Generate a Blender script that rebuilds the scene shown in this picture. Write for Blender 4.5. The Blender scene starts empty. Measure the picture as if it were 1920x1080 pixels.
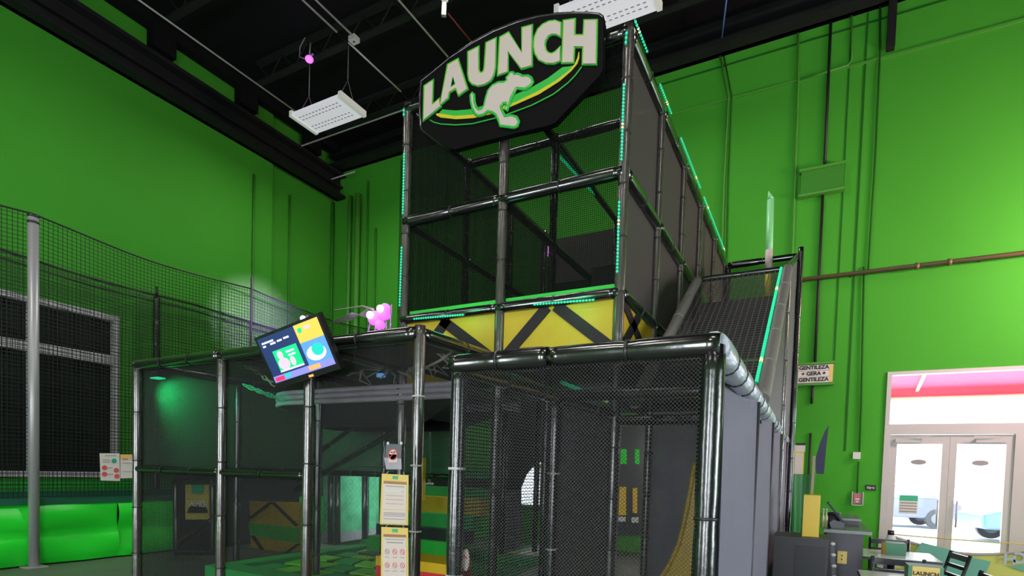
import bpy, bmesh, math, random
import numpy as np
from mathutils import Vector, Matrix
from mathutils.geometry import tessellate_polygon
random.seed(7)
S = bpy.context.scene
COL = S.collection

# ------------------------------------------------------------------ camera
FPX, CX, CY = 1054.66, 955.57, 923.94
_y, _p, _r = [math.radians(a) for a in (28.392, -2.183, 1.716)]
FW = Vector((-math.sin(_y)*math.cos(_p), math.cos(_y)*math.cos(_p), math.sin(_p)))
_rt = Vector((math.cos(_y), math.sin(_y), 0)); _up = _rt.cross(FW)
RT = _rt*math.cos(_r)+_up*math.sin(_r); UP = -_rt*math.sin(_r)+_up*math.cos(_r)
CAM = Vector((0, 0, 1.5))
cd = bpy.data.cameras.new('camera'); cam = bpy.data.objects.new('camera', cd); COL.objects.link(cam)
cd.sensor_width = 36; cd.lens = FPX/1920*36
cd.shift_x = (960-CX)/1920; cd.shift_y = (CY-540)/1920
cd.clip_start = .05; cd.clip_end = 200
cam.matrix_world = Matrix(((RT.x, UP.x, -FW.x, CAM.x), (RT.y, UP.y, -FW.y, CAM.y), (RT.z, UP.z, -FW.z, CAM.z), (0, 0, 0, 1)))
S.camera = cam
S.cycles.transparent_max_bounces = 32
S.cycles.sample_clamp_indirect = 2.5; S.cycles.sample_clamp_direct = 2.5

def at(x, y, **k):
    """the point seen at photo pixel x, y on the plane X=, Y= or Z="""
    d = FW + RT*((x-CX)/FPX) - UP*((y-CY)/FPX)
    a, v = list(k.items())[0]; i = 'XYZ'.index(a)
    return CAM + d*((v-CAM[i])/d[i])

# ------------------------------------------------------------------ world, lights, exposure
w = bpy.data.worlds.new('world'); S.world = w; w.use_nodes = True
bg = w.node_tree.nodes['Background']; bg.inputs[0].default_value = (.86, .93, 1, 1); bg.inputs[1].default_value = 13.0
S.view_settings.view_transform = 'Standard'; S.view_settings.look = 'None'
S.view_settings.exposure = 0.34; S.view_settings.gamma = 1; S.view_settings.use_curve_mapping = False

def area(name, loc, aim, sx, sy, power, col):
    l = bpy.data.lights.new(name, 'AREA'); l.shape = 'RECTANGLE'; l.size = sx; l.size_y = sy; l.energy = power; l.color = col
    o = bpy.data.objects.new(name, l); COL.objects.link(o); o.location = loc
    o.rotation_euler = (Vector(aim)-Vector(loc)).to_track_quat('-Z', 'Y').to_euler(); return o
def spot(name, loc, aim, power, col, deg, blend=.4, rad=.05):
    l = bpy.data.lights.new(name, 'SPOT'); l.energy = power; l.color = col; l.spot_size = math.radians(deg); l.spot_blend = blend; l.shadow_soft_size = rad
    o = bpy.data.objects.new(name, l); COL.objects.link(o); o.location = loc
    o.rotation_euler = (Vector(aim)-Vector(loc)).to_track_quat('-Z', 'Y').to_euler(); return o
def point(name, loc, power, col, rad=.05):
    l = bpy.data.lights.new(name, 'POINT'); l.energy = power; l.color = col; l.shadow_soft_size = rad
    o = bpy.data.objects.new(name, l); COL.objects.link(o); o.location = loc; return o
# daylight through the storefront glass behind the camera and in the right wall, plus an added middle fill
area('daylight_front_left', (-6.4, -4.9, 2.0), (-7.2, 10, 2.6), 2.6, 2.8, 95, (.93, .96, 1))
area('daylight_front_right', (2.4, -4.9, 2.0), (0, 10, 2.6), 2.6, 2.8, 100, (.93, .96, 1))
area('slide_fill', (-1.0, -4.9, 2.0), (-1.0, 10, 2.0), 1.4, 2.8, 110, (.93, .96, 1))  # added and unseen, brightens the slide through an extra front opening
area('daylight_side', (7.9, 3.0, 1.9), (-5, 4.5, 2.0), 5.5, 2.8, 230, (.80, .84, 1))
for _x, _yy in ((-8.26, 7.72), (-2.84, 7.72), (-4.15, 6.27)):
    area('hanging_light_lamp', (_x, _yy, 7.97), (_x, _yy, 0), 1.1, .5, 75, (1, .96, .95))
# rows of ceiling fixtures nearer the entrance, over and behind the camera
for _x in (-8.3, -2.8, 2.6):
    for _yy in (1.0, -2.6):
        area('ceiling_fixture_light', (_x, _yy, 7.9), (_x, _yy, 0), 1.2, .6, 60, (1, .95, .9))
area('wall_wash_fill', (4.6, 8.9, 4.6), (1.6, 10.8, 4.9), 1.2, .5, 260, (1, .62, .62))  # added lamp without a fixture, out of view, brightens the back wall

# ------------------------------------------------------------------ materials
MATS = {}
def pmat(name, col, rough=.5, spec=.5, metal=0, emit=None, es=0, bump=None, vary=0, vscale=3, coat=0, coat_rough=.1):
    m = bpy.data.materials.new(name); m.use_nodes = True; nt = m.node_tree; b = nt.nodes['Principled BSDF']
    b.inputs['Base Color'].default_value = (*col, 1); b.inputs['Roughness'].default_value = rough
    b.inputs['Specular IOR Level'].default_value = spec; b.inputs['Metallic'].default_value = metal
    b.inputs['Coat Weight'].default_value = coat; b.inputs['Coat Roughness'].default_value = coat_rough
    if emit: b.inputs['Emission Color'].default_value = (*emit, 1); b.inputs['Emission Strength'].default_value = es
    if vary:
        n = nt.nodes.new('ShaderNodeTexNoise'); n.inputs['Scale'].default_value = vscale; n.inputs['Detail'].default_value = 6
        tc = nt.nodes.new('ShaderNodeTexCoord'); nt.links.new(tc.outputs['Object'], n.inputs['Vector'])
        mx = nt.nodes.new('ShaderNodeMix'); mx.data_type = 'RGBA'
        mx.inputs[6].default_value = (*[max(0, c*(1-vary)) for c in col], 1); mx.inputs[7].default_value = (*[min(1, c*(1+vary)) for c in col], 1)
        nt.links.new(n.outputs['Fac'], mx.inputs[0]); nt.links.new(mx.outputs[2], b.inputs['Base Color'])
    if bump:
        n = nt.nodes.new('ShaderNodeTexNoise'); n.inputs['Scale'].default_value = bump[0]; n.inputs['Detail'].default_value = 4
        tc = nt.nodes.new('ShaderNodeTexCoord'); nt.links.new(tc.outputs['Object'], n.inputs['Vector'])
        bp = nt.nodes.new('ShaderNodeBump'); bp.inputs['Strength'].default_value = bump[1]; bp.inputs['Distance'].default_value = .02
        nt.links.new(n.outputs['Fac'], bp.inputs['Height']); nt.links.new(bp.outputs['Normal'], b.inputs['Normal'])
    MATS[name] = m; return m
def netmat(name, col, cell, cover, rough=.6, diamond=False, base=0.0, spec=.3):
    """woven net: threads of the given share of each cell, `base` = how much the cells themselves are closed (finer weave)"""
    m = bpy.data.materials.new(name); m.use_nodes = True; nt = m.node_tree; b = nt.nodes['Principled BSDF']; out = nt.nodes['Material Output']
    b.inputs['Base Color'].default_value = (*col, 1); b.inputs['Roughness'].default_value = rough; b.inputs['Specular IOR Level'].default_value = spec
    uv = nt.nodes.new('ShaderNodeUVMap'); sep = nt.nodes.new('ShaderNodeSeparateXYZ')
    mp = nt.nodes.new('ShaderNodeMapping'); mp.inputs['Scale'].default_value = (1/cell, 1/cell, 1)
    if diamond: mp.inputs['Rotation'].default_value = (0, 0, math.radians(45))
    nt.links.new(uv.outputs[0], mp.inputs['Vector']); nt.links.new(mp.outputs[0], sep.inputs[0])
    hs = []
    for k in (0, 1):
        f = nt.nodes.new('ShaderNodeMath'); f.operation = 'FRACT'; nt.links.new(sep.outputs[k], f.inputs[0])
        l = nt.nodes.new('ShaderNodeMath'); l.operation = 'LESS_THAN'; l.inputs[1].default_value = cover; nt.links.new(f.outputs[0], l.inputs[0]); hs.append(l)
    mx = nt.nodes.new('ShaderNodeMath'); mx.operation = 'MAXIMUM'; nt.links.new(hs[0].outputs[0], mx.inputs[0]); nt.links.new(hs[1].outputs[0], mx.inputs[1])
    mb = nt.nodes.new('ShaderNodeMath'); mb.operation = 'MAXIMUM'; mb.inputs[1].default_value = base; nt.links.new(mx.outputs[0], mb.inputs[0])
    tr = nt.nodes.new('ShaderNodeBsdfTransparent'); ms = nt.nodes.new('ShaderNodeMixShader')
    nt.links.new(mb.outputs[0], ms.inputs[0]); nt.links.new(tr.outputs[0], ms.inputs[1]); nt.links.new(b.outputs[0], ms.inputs[2])
    nt.links.new(ms.outputs[0], out.inputs['Surface'])
    MATS[name] = m; return m
def wallmat(name, col, grooves=()):
    m = pmat(name, col, .62, .35, vary=.10, vscale=.8, bump=(60, .08)); return m

pmat('green_wall', (.050, .285, .022), .75, .12, vary=.07, vscale=.6, bump=(45, .1))
pmat('green_recess', (.035, .20, .015), .6, .3)
pmat('groove', (.012, .10, .008), .7, .2)
pmat('green_pipe', (.065, .27, .03), .5, .4)
pmat('black_ceiling', (.0045, .0045, .005), .85, .15, vary=.5, vscale=1.5)
pmat('black_steel', (.009, .009, .010), .6, .3, vary=.5, vscale=6)
pmat('dark_joist', (.012, .012, .013), .7, .25, vary=.4, vscale=9)
pmat('floor_dark', (.085, .12, .08), .55, .4, vary=.3, vscale=2, bump=(30, .1))  # green light bounced off the walls is mixed into this base colour
pmat('white_frame', (.62, .60, .64), .4, .5)
pmat('alu', (.52, .50, .49), .4, .5, vary=.05)
pmat('black_glass', (.004, .005, .008), .5, .15)
pmat('vinyl', (.005, .005, .005), .25, .6, bump=(20, .14), coat=.4, coat_rough=.14)
pmat('vinyl_sheen', (.045, .036, .032), .26, 1, bump=(20, .16), coat=.5, coat_rough=.14)  # black vinyl with the posts' tan highlights lifted into its base colour
pmat('vinyl_beam', (.006, .0055, .006), .22, .8, bump=(12, .12), coat=.9, coat_rough=.10)
pmat('rail_tan', (.15, .13, .12), .5, .4, bump=(30, .3))
pmat('light_sleeve', (.40, .42, .52), .3, .6, bump=(16, .5), coat=.3)
pmat('tie', (.012, .012, .012), .4, .5)
pmat('white_tie', (.6, .6, .58), .4, .5)
pmat('galv', (.42, .41, .43), .35, .6, metal=.35, bump=(60, .05))
pmat('yellow_vinyl', (.52, .37, .016), .45, .45, vary=.12, vscale=5, bump=(6, .15))
pmat('yellow_plastic', (.80, .52, .01), .32, .5)
pmat('strap', (.014, .010, .012), .5, .25, vary=.3, vscale=12)
pmat('green_vinyl', (.02, .42, .04), .4, .5, bump=(5, .3), vary=.12, vscale=3)
pmat('bright_pad', (.015, .70, .03), .38, .5, bump=(2.6, .5), vary=.1, vscale=2)
pmat('pad_lit_tone', (.14, .55, .30), .45, .5, vary=.75, vscale=5, bump=(4, .5))  # whitish light on the green pads mixed into their base colour
pmat('tube_pale', (.28, .72, .32), .25, .6)
pmat('dark_teal_pad', (.008, .10, .05), .5, .4)
pmat('mat_green', (.02, .30, .06), .55, .4, vary=.1)
pmat('lime', (.22, .55, .03), .5, .4)
pmat('black_pad', (.014, .014, .016), .5, .4, vary=.2)
pmat('grey_pad', (.09, .09, .10), .5, .4, vary=.2)
pmat('deck_rim', (.36, .33, .38), .4, .5, vary=.15, vscale=8)
pmat('fabric_panel', (.16, .152, .19), .75, .3, vary=.08, vscale=6, bump=(240, .25))
pmat('dark_panel', (.042, .038, .038), .8, .25, vary=.12, vscale=3, bump=(200, .2))
pmat('sign_black', (.002, .002, .002), .6, .08)
pmat('sign_cream', (.62, .52, .49), .55, .3)
pmat('sign_green', (.02, .36, .04), .5, .3)
pmat('sign_yellow', (.60, .52, .02), .5, .3)
pmat('led_teal', (.02, .5, .35), .4, emit=(.01, .70, .27), es=.85)
pmat('led_warm', (.6, .5, .3), .4, emit=(1, .72, .30), es=1.3)
pmat('led_base', (.02, .35, .24), .4, emit=(.0, .35, .14), es=.3)
pmat('purple_glow', (.8, .3, .9), .4, emit=(.72, .12, .85), es=.8)
pmat('white_glow', (.9, .7, .95), .4, emit=(1, .62, 1), es=3)
pmat('fixture', (.62, .60, .66), .45, emit=(.80, .77, .86), es=.42)
pmat('fixture_slot', (.32, .31, .34), .5)
pmat('fixture_end', (.72, .72, .68), .5, emit=(.9, .9, .85), es=.2)
pmat('conduit', (.50, .50, .50), .4, .5)
pmat('cable', (.20, .19, .17), .5)
pmat('brown_pipe', (.13, .085, .035), .45, .5)
pmat('red_conduit', (.16, .02, .02), .5)
pmat('blue_conduit', (.06, .16, .42), .5)
pmat('chrome_purple', (.55, .42, .60), .3, metal=.6)
pmat('rope', (.42, .40, .34), .7)
pmat('chain_green', (.05, .62, .32), .4)
pmat('paper', (.80, .76, .72), .5)
pmat('paper_pink', (.80, .66, .62), .5)
pmat('poster_yellow', (.80, .58, .16), .5)
pmat('poster_dark_yellow', (.62, .48, .10), .5)
pmat('ink_brown', (.28, .13, .09), .6)
pmat('ink_grey', (.30, .27, .27), .6)
pmat('ink_red', (.65, .10, .10), .6)
pmat('ink_green', (.03, .38, .20), .6)
pmat('ink_black', (.01, .01, .01), .6)
pmat('white_plastic', (.72, .72, .70), .4)
pmat('red_plastic', (.55, .02, .03), .4)
pmat('red_pad', (.60, .02, .03), .4)
pmat('tv_body', (.008, .008, .009), .25, .6)
def em(n, c, s): pmat(n, c, .3, emit=c, es=s)
em('scr_navy', (.012, .022, .085), 1.0); em('scr_yellow', (1, .60, .10), .5); em('scr_green', (.01, .75, .25), .5)
em('scr_pink', (.95, .55, .72), .55); em('scr_lav', (.28, .27, .80), .5); em('scr_red', (.8, .03, .10), .8)
em('scr_teal', (.02, .62, .52), .5); em('scr_orange', (1, .35, .10), .8); em('scr_white', (.85, .85, 1), .5); em('scr_blue', (.10, .28, .62), .7)
pmat('table_top', (.88, .88, .90), .14, .8)
pmat('chair_black', (.010, .009, .014), .35, .5)
pmat('cabinet_dark', (.028, .027, .033), .5, .4)
pmat('counter_top', (.10, .12, .12), .25, .6)
pmat('counter_body', (.022, .018, .028), .45, .5)
pmat('wood', (.34, .25, .16), .6)
pmat('navy', (.010, .010, .045), .6)
pmat('banner_yellow', (.78, .72, .16), .6)
pmat('banner_green', (.16, .42, .30), .6)
pmat('banner_edge', (.50, .44, .40), .6)
pmat('banner_letter', (.55, .60, .68), .6)
pmat('bottle_glass', (.55, .62, .30), .2)
pmat('green_box', (.04, .17, .09), .5)
pmat('awning', (.90, .10, .24), .6)
pmat('concrete', (.65, .65, .66), .8)
pmat('car_blue', (.05, .10, .24), .3, .6)
pmat('car_violet', (.09, .09, .19), .3, .6)
pmat('tyre', (.02, .02, .025), .7)
pmat('car_glass', (.25, .32, .4), .1)
pmat('white_band', (.8, .8, .8), .6)
pmat('green_banner', (.01, .16, .03), .45, .5, bump=(3, .6), vary=.3, vscale=2)
netmat('net_grid', (.006, .012, .006), .055, .15)
netmat('net_fine', (.006, .007, .006), .018, .22, rough=.9, base=.42, spec=.05)
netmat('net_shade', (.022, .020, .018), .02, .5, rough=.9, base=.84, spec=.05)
netmat('net_inner', (.035, .085, .045), .02, .4, rough=.9, base=.72, spec=.05)
netmat('net_open', (.040, .040, .041), .0115, .16, rough=.9, base=.05, diamond=True, spec=.05)
netmat('net_dark', (.007, .009, .007), .02, .4, rough=.9, base=.50, spec=.05)
netmat('net_side', (.062, .055, .051), .02, .6, base=.92, spec=.1)
netmat('net_grey', (.105, .103, .110), .02, .55, base=.82, spec=.1)
netmat('net_rail', (.085, .075, .072), .05, .16, base=.28, spec=.1)
# clear glass for doors and transom
g = bpy.data.materials.new('clear_glass'); g.use_nodes = True; nt = g.node_tree
tr = nt.nodes.new('ShaderNodeBsdfTransparent'); tr.inputs[0].default_value = (.94, .96, .96, 1)
gl = nt.nodes.new('ShaderNodeBsdfGlossy'); gl.inputs['Roughness'].default_value = .03
ms = nt.nodes.new('ShaderNodeMixShader'); ms.inputs[0].default_value = .012
nt.links.new(tr.outputs[0], ms.inputs[1]); nt.links.new(gl.outputs[0], ms.inputs[2]); nt.links.new(ms.outputs[0], nt.nodes['Material Output'].inputs['Surface'])
MATS['clear_glass'] = g
# thin plastic sleeve
g = g.copy(); g.name = 'sleeve'; MATS['sleeve'] = g

# ------------------------------------------------------------------ mesh builder
def pinv(p):
    return Matrix.Translation(-Vector(p.location)) if p.type == 'EMPTY' else Matrix.Identity(4)
class MB:
    def __init__(s): s.bm = bmesh.new(); s.uv = s.bm.loops.layers.uv.new('UVMap'); s.m = 0; s.names = []
    def mat(s, name):
        if name not in s.names: s.names.append(name)
        s.m = s.names.index(name); return s
    def _f(s, vs, smooth=False):
        try: f = s.bm.faces.new(vs)
        except ValueError: return None
        f.material_index = s.m; f.smooth = smooth; return f
    def box(s, a, b):
        x0, y0, z0 = [min(p, q) for p, q in zip(a, b)]; x1, y1, z1 = [max(p, q) for p, q in zip(a, b)]
        v = [s.bm.verts.new(p) for p in ((x0,y0,z0),(x1,y0,z0),(x1,y1,z0),(x0,y1,z0),(x0,y0,z1),(x1,y0,z1),(x1,y1,z1),(x0,y1,z1))]
        for i in ((3,2,1,0),(4,5,6,7),(0,1,5,4),(1,2,6,5),(2,3,7,6),(3,0,4,7)): s._f([v[k] for k in i])
        return s
    def bar(s, p, q, wd, h, upv=(0, 0, 1)):
        p, q = Vector(p), Vector(q); d = (q-p).normalized(); u = Vector(upv); sd = d.cross(u)
        if sd.length < 1e-4: sd = d.cross(Vector((0, 1, 0)))
        sd.normalize(); u = sd.cross(d).normalized()
        v = [s.bm.verts.new(c + sd*(a*wd/2) + u*(b*h/2)) for c in (p, q) for a, b in ((-1,-1),(1,-1),(1,1),(-1,1))]
        for i in ((0,3,2,1),(4,5,6,7),(0,1,5,4),(1,2,6,5),(2,3,7,6),(3,0,4,7)): s._f([v[k] for k in i])
        return s
    def tube(s, pts, r, n=12, cap=True):
        pts = [Vector(p) for p in pts]; rr = r if isinstance(r, (list, tuple)) else [r]*len(pts)
        rings = []; prev = None
        for i, p in enumerate(pts):
            d = (pts[min(i+1, len(pts)-1)]-pts[max(i-1, 0)]).normalized()
            if prev is None:
                a = d.cross(Vector((0, 0, 1)));
                if a.length < 1e-3: a = Vector((1, 0, 0))
            else: a = prev - d*prev.dot(d)
            a.normalize(); prev = a; b = d.cross(a)
            rings.append([s.bm.verts.new(p+(a*math.cos(t)+b*math.sin(t))*rr[i]) for t in [2*math.pi*k/n for k in range(n)]])
        for A, B in zip(rings, rings[1:]):
            for k in range(n): s._f([A[k], B[k], B[(k+1)%n], A[(k+1)%n]], True)
        if cap: s._f(rings[0]); s._f(rings[-1][::-1])
        return s
    def pad(s, p, q, r, mat='vinyl', tie='tie', step=.42, seed=0):
        """a vinyl covered foam pad round a pipe: puckered between cable ties"""
        p, q = Vector(p), Vector(q); L = (q-p).length; n = max(2, int(L/step)); rnd = random.Random(seed or int(abs(p.x*31+p.y*57+q.z*13)*10)); d = (q-p)/L
        pts, rr = [], []
        for i in range(n):
            jit = rnd.uniform(.94, 1.05)
            for t, k in ((.03, .93), (.15, 1.0), (.5, 1.02), (.85, 1.0), (.97, .93)):
                pts.append(p+d*(L*(i+t)/n)); rr.append(r*k*jit)
        pts[0] = p; pts[-1] = q
        s.mat(mat).tube(pts, rr, 14)
        s.mat(tie)
        for i in range(1, n):
            c = p+d*(L*(i+rnd.uniform(-.03, .03))/n); s.tube([c-d*.006, c+d*.006], r*1.04, 12)
        return s
    def quad(s, a, b, c, d, uv=True):
        """corners in order; UV in metres"""
        a, b, c, d = [Vector(p) for p in (a, b, c, d)]
        v = [s.bm.verts.new(p) for p in (a, b, c, d)]; f = s._f(v)
        wx = (b-a).length; h = (d-a).length; wx2 = (c-d).length
        for l, t in zip(f.loops, ((0, 0), (wx, 0), (wx2, h), (0, h))): l[s.uv].uv = t
        return s
    def sheet(s, fn, nu, nv):
        """fn(u,v)->point, u,v in 0..1, with metric UV"""
        P = [[Vector(fn(i/nu, j/nv)) for j in range(nv+1)] for i in range(nu+1)]
        V = [[s.bm.verts.new(p) for p in r] for r in P]
        U = [0]
        for i in range(nu): U.append(U[-1]+(P[i+1][0]-P[i][0]).length)
        W = [0]
        for j in range(nv): W.append(W[-1]+(P[0][j+1]-P[0][j]).length)
        for i in range(nu):
            for j in range(nv):
                f = s._f([V[i][j], V[i+1][j], V[i+1][j+1], V[i][j+1]], True)
                for l, (a, b) in zip(f.loops, ((i, j), (i+1, j), (i+1, j+1), (i, j+1))): l[s.uv].uv = (U[a], W[b])
        return s
    def poly(s, pts, th, nrm):
        """a flat outline with thickness th, back side along nrm"""
        pts = [Vector(p) for p in pts]; nrm = Vector(nrm)
        tri = tessellate_polygon([pts]); n = len(pts)
        A = [s.bm.verts.new(p) for p in pts]; B = [s.bm.verts.new(p+nrm*th) for p in pts]
        for t in tri:
            s._f([A[i] for i in t]); s._f([B[i] for i in reversed(t)])
        for i in range(n): s._f([A[i], A[(i+1)%n], B[(i+1)%n], B[i]])
        return s
    def disc(s, c, r, nrm, th=.004, n=20):
        nrm = Vector(nrm).normalized(); s.tube([Vector(c), Vector(c)+nrm*th], r, n); return s
    def ball(s, c, r, seg=10, sq=(1, 1, 1)):
        m = bmesh.ops.create_uvsphere(s.bm, u_segments=seg, v_segments=max(5, seg//2+1), radius=r, matrix=Matrix.Translation(c) @ Matrix.Diagonal((*sq, 1)))
        for v in m['verts']:
            for f in v.link_faces: f.material_index = s.m; f.smooth = True
        return s
    def build(s, name, parent=None, recalc=True):
        if recalc: bmesh.ops.recalc_face_normals(s.bm, faces=s.bm.faces)
        me = bpy.data.meshes.new(name); s.bm.to_mesh(me); s.bm.free()
        for n in s.names: me.materials.append(MATS[n])
        o = bpy.data.objects.new(name, me); COL.objects.link(o)
        if parent: o.parent = parent; o.matrix_parent_inverse = pinv(parent)
        return o
def tag(o, label=None, cat=None, group=None, kind=None):
    if label: o['label'] = label
    if cat: o['category'] = cat
    if group: o['group'] = group
    if kind: o['kind'] = kind
    return o
def thing(name, loc, label, cat, group=None):
    o = bpy.data.objects.new(name, None); COL.objects.link(o); o.location = loc; o.empty_display_size = .1
    return tag(o, label, cat, group)
def plabel(o, l): o['label'] = l; return o
def struct(o): o['kind'] = 'structure'; return o
def text_mesh(name, body, size, mat, M, parent=None, extrude=.002, align='CENTER', sx=1.0):
    cu = bpy.data.curves.new(name, 'FONT'); cu.body = body; cu.offset = size*.035; cu.size = size; cu.extrude = extrude; cu.align_x = align; cu.align_y = 'CENTER'
    t = bpy.data.objects.new(name+'_tmp', cu); COL.objects.link(t)
    dg = bpy.context.evaluated_depsgraph_get(); me = bpy.data.meshes.new_from_object(t.evaluated_get(dg))
    bpy.data.objects.remove(t); bpy.data.curves.remove(cu)
    me.transform(M @ Matrix.Diagonal((sx, 1, 1, 1))); me.materials.clear(); me.materials.append(MATS[mat])
    o = bpy.data.objects.new(name, me); COL.objects.link(o)
    if parent: o.parent = parent; o.matrix_parent_inverse = pinv(parent)
    return o
def frame(o, x, y):
    """matrix from origin o, x dir, y dir"""
    x = Vector(x).normalized(); z = x.cross(Vector(y)).normalized(); y = z.cross(x)
    return Matrix(((x.x, y.x, z.x, o[0]), (x.y, y.y, z.y, o[1]), (x.z, y.z, z.z, o[2]), (0, 0, 0, 1)))

# ================================================================== SETTING
XL, YB, ZC = -11.16, 10.8, 9.6
struct(MB().mat('floor_dark').box((XL-.2, -5.2, -.2), (8.2, YB+.2, 0)).build('floor'))
struct(MB().mat('black_ceiling').box((XL-.2, -5.2, ZC), (8.2, YB+.2, ZC+.2)).build('ceiling'))
# left wall with window opening
m = MB().mat('green_wall')
WY0, WY1, WZ0, WZ1 = .4, 5.62, 1.16, 4.06
m.box((XL-.2, -5.2, 0), (XL, WY0, ZC)).box((XL-.2, WY1, 0), (XL, 8.84, ZC)).box((XL-.2, WY0, 0), (XL, WY1, WZ0)).box((XL-.2, WY0, WZ1), (XL, WY1, ZC))
m.box((XL-.2, 8.84, 0), (XL-.13, YB+.2, ZC))
struct(m.build('wall_left'))
# window 1
wroot = struct(MB().mat('black_glass').box((XL-.12, WY0, WZ0), (XL-.09, WY1, WZ1)).build('window_1'))
m = MB().mat('white_frame')
for y in (WY0+.04, 1.5, 2.78, 4.34, WY1-.05): m.box((XL-.08, y-.05, WZ0), (XL+.03, y+.05, WZ1))
for z in (WZ0+.06, 3.27, WZ1-.04): m.box((XL-.08, WY0, z-(.08 if z == 3.27 else .05)), (XL+.035, WY1, z+(.08 if z == 3.27 else .05)))
m.build('window_frame', wroot)
# back wall, with door / transom opening and a narrow window seen through the play frames
DX0, DX1, DZ = .95, 3.62, 3.26
m = MB().mat('green_wall')
VX0, VX1, VZ0, VZ1 = -5.85, -5.05, .75, 2.25
for x0, x1, z0, z1 in ((XL-.2, VX0, 0, ZC), (VX0, VX1, 0, VZ0), (VX0, VX1, VZ1, ZC), (VX1, DX0, 0, ZC), (DX0, DX1, DZ, ZC), (DX1, 8.2, 0, ZC)):
    m.box((x0, YB, z0), (x1, YB+.2, z1))
struct(m.build('wall_back'))
# walls outside the view: front with storefront openings, the middle one added to light the slide, right with one
m = MB().mat('green_wall')
for x0, x1, z0, z1 in ((XL, -7.9, 0, ZC), (-7.9, -6.3, 3.2, ZC), (-7.9, -6.3, 0, .3), (-6.3, -1.7, 0, ZC), (-1.7, -.3, 3.2, ZC), (-1.7, -.3, 0, .3), (-.3, 1.9, 0, ZC), (1.9, 3.5, 3.2, ZC), (1.9, 3.5, 0, .3), (3.5, 8.2, 0, ZC)):
    m.box((x0, -5.4, z0), (x1, -5.2, z1))
struct(m.build('wall_front'))
m = MB().mat('green_wall')
for y0, y1, z0, z1 in ((-5.2, 1.4, 0, ZC), (1.4, 4.2, 3.2, ZC), (1.4, 4.2, 0, .3), (4.2, YB, 0, ZC)): m.box((8, y0, z0), (8.2, y1, z1))
struct(m.build('wall_right'))
# wall score lines and trims on the back wall
def btrim(name, x0, z0, x1, z1, d=.02, mat='groove'): return struct(MB().mat(mat).box((x0, YB-d, z0), (x1, YB, z1)).build(name))
n = 1
def nx():
    global n; s = 'trim_%d' % n; n += 1; return s
btrim(nx(), -3.0, 8.83, 8, 8.86, .012)
btrim(nx(), -2.95, 8.205, 8, 8.24, .03, 'green_pipe')
for x, z0, z1, ww in ((.42, 2.0, 9.0, .014), (.20, 3.5, 9.0, .010), (-9.05, 0, 8.9, .03), (-7.7, 0, 8.9, .012)): btrim(nx(), x-ww, z0, x+ww, z1, .010)
# black steel beam round the top of the walls
m = MB().mat('black_steel').box((XL, -5.2, 8.33), (XL+.10, YB, 8.93)).box((XL, -5.2, 8.33), (XL+.30, YB, 8.40)).box((XL, -5.2, 8.86), (XL+.30, YB, 8.93)).box((XL, -5.2, 8.60), (XL+.2, YB, 8.66))
struct(m.build('trim_%d' % n)); n += 1
m = MB().mat('black_steel').box((XL, YB-.10, 9.02), (8, YB, ZC)).box((XL, YB-.35, 9.02), (8, YB, 9.09)).box((XL, YB-.3, 9.3), (8, YB, 9.36))
struct(m.build('trim_%d' % n)); n += 1
# joist ends and blocking above the left beam
for k in range(9):
    y = -4.6 + 1.78*k
    struct(MB().mat('black_ceiling').box((XL, y, 9.08), (XL+.22, y+.42, ZC)).box((XL, y+.42, 9.42), (XL+.22, y+1.78, ZC)).build('trim_%d' % n)); n += 1
# open web joists across the ceiling
for y in (5.95, 7.75, 9.55, 4.1):
    t = thing('ceiling_joist', (-1.5, y, ZC), {5.95: 'black open web steel joist nearest the top left corner of the view', 7.75: 'black open web steel joist above the nearer hanging light', 9.55: 'black open web steel joist closest to the far wall', 4.1: 'black open web steel joist nearest above the tower front'}[y], 'ceiling joist', 'black joists under the roof')
    MB().mat('dark_joist').box((XL+.9, y-.06, 9.16), (8, y+.06, 9.20)).build('bottom_chord', t)
    MB().mat('dark_joist').box((XL+.9, y-.06, 9.54), (8, y+.06, 9.60)).build('top_chord', t)
    m = MB().mat('dark_joist')
    x = XL+.9; up = 0
    while x < 7.6:
        m.tube([(x, y, 9.18 if up else 9.56), (x+.35, y, 9.56 if up else 9.18)], .012, 6); x += .35; up = 1-up
    m.build('web', t)

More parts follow.
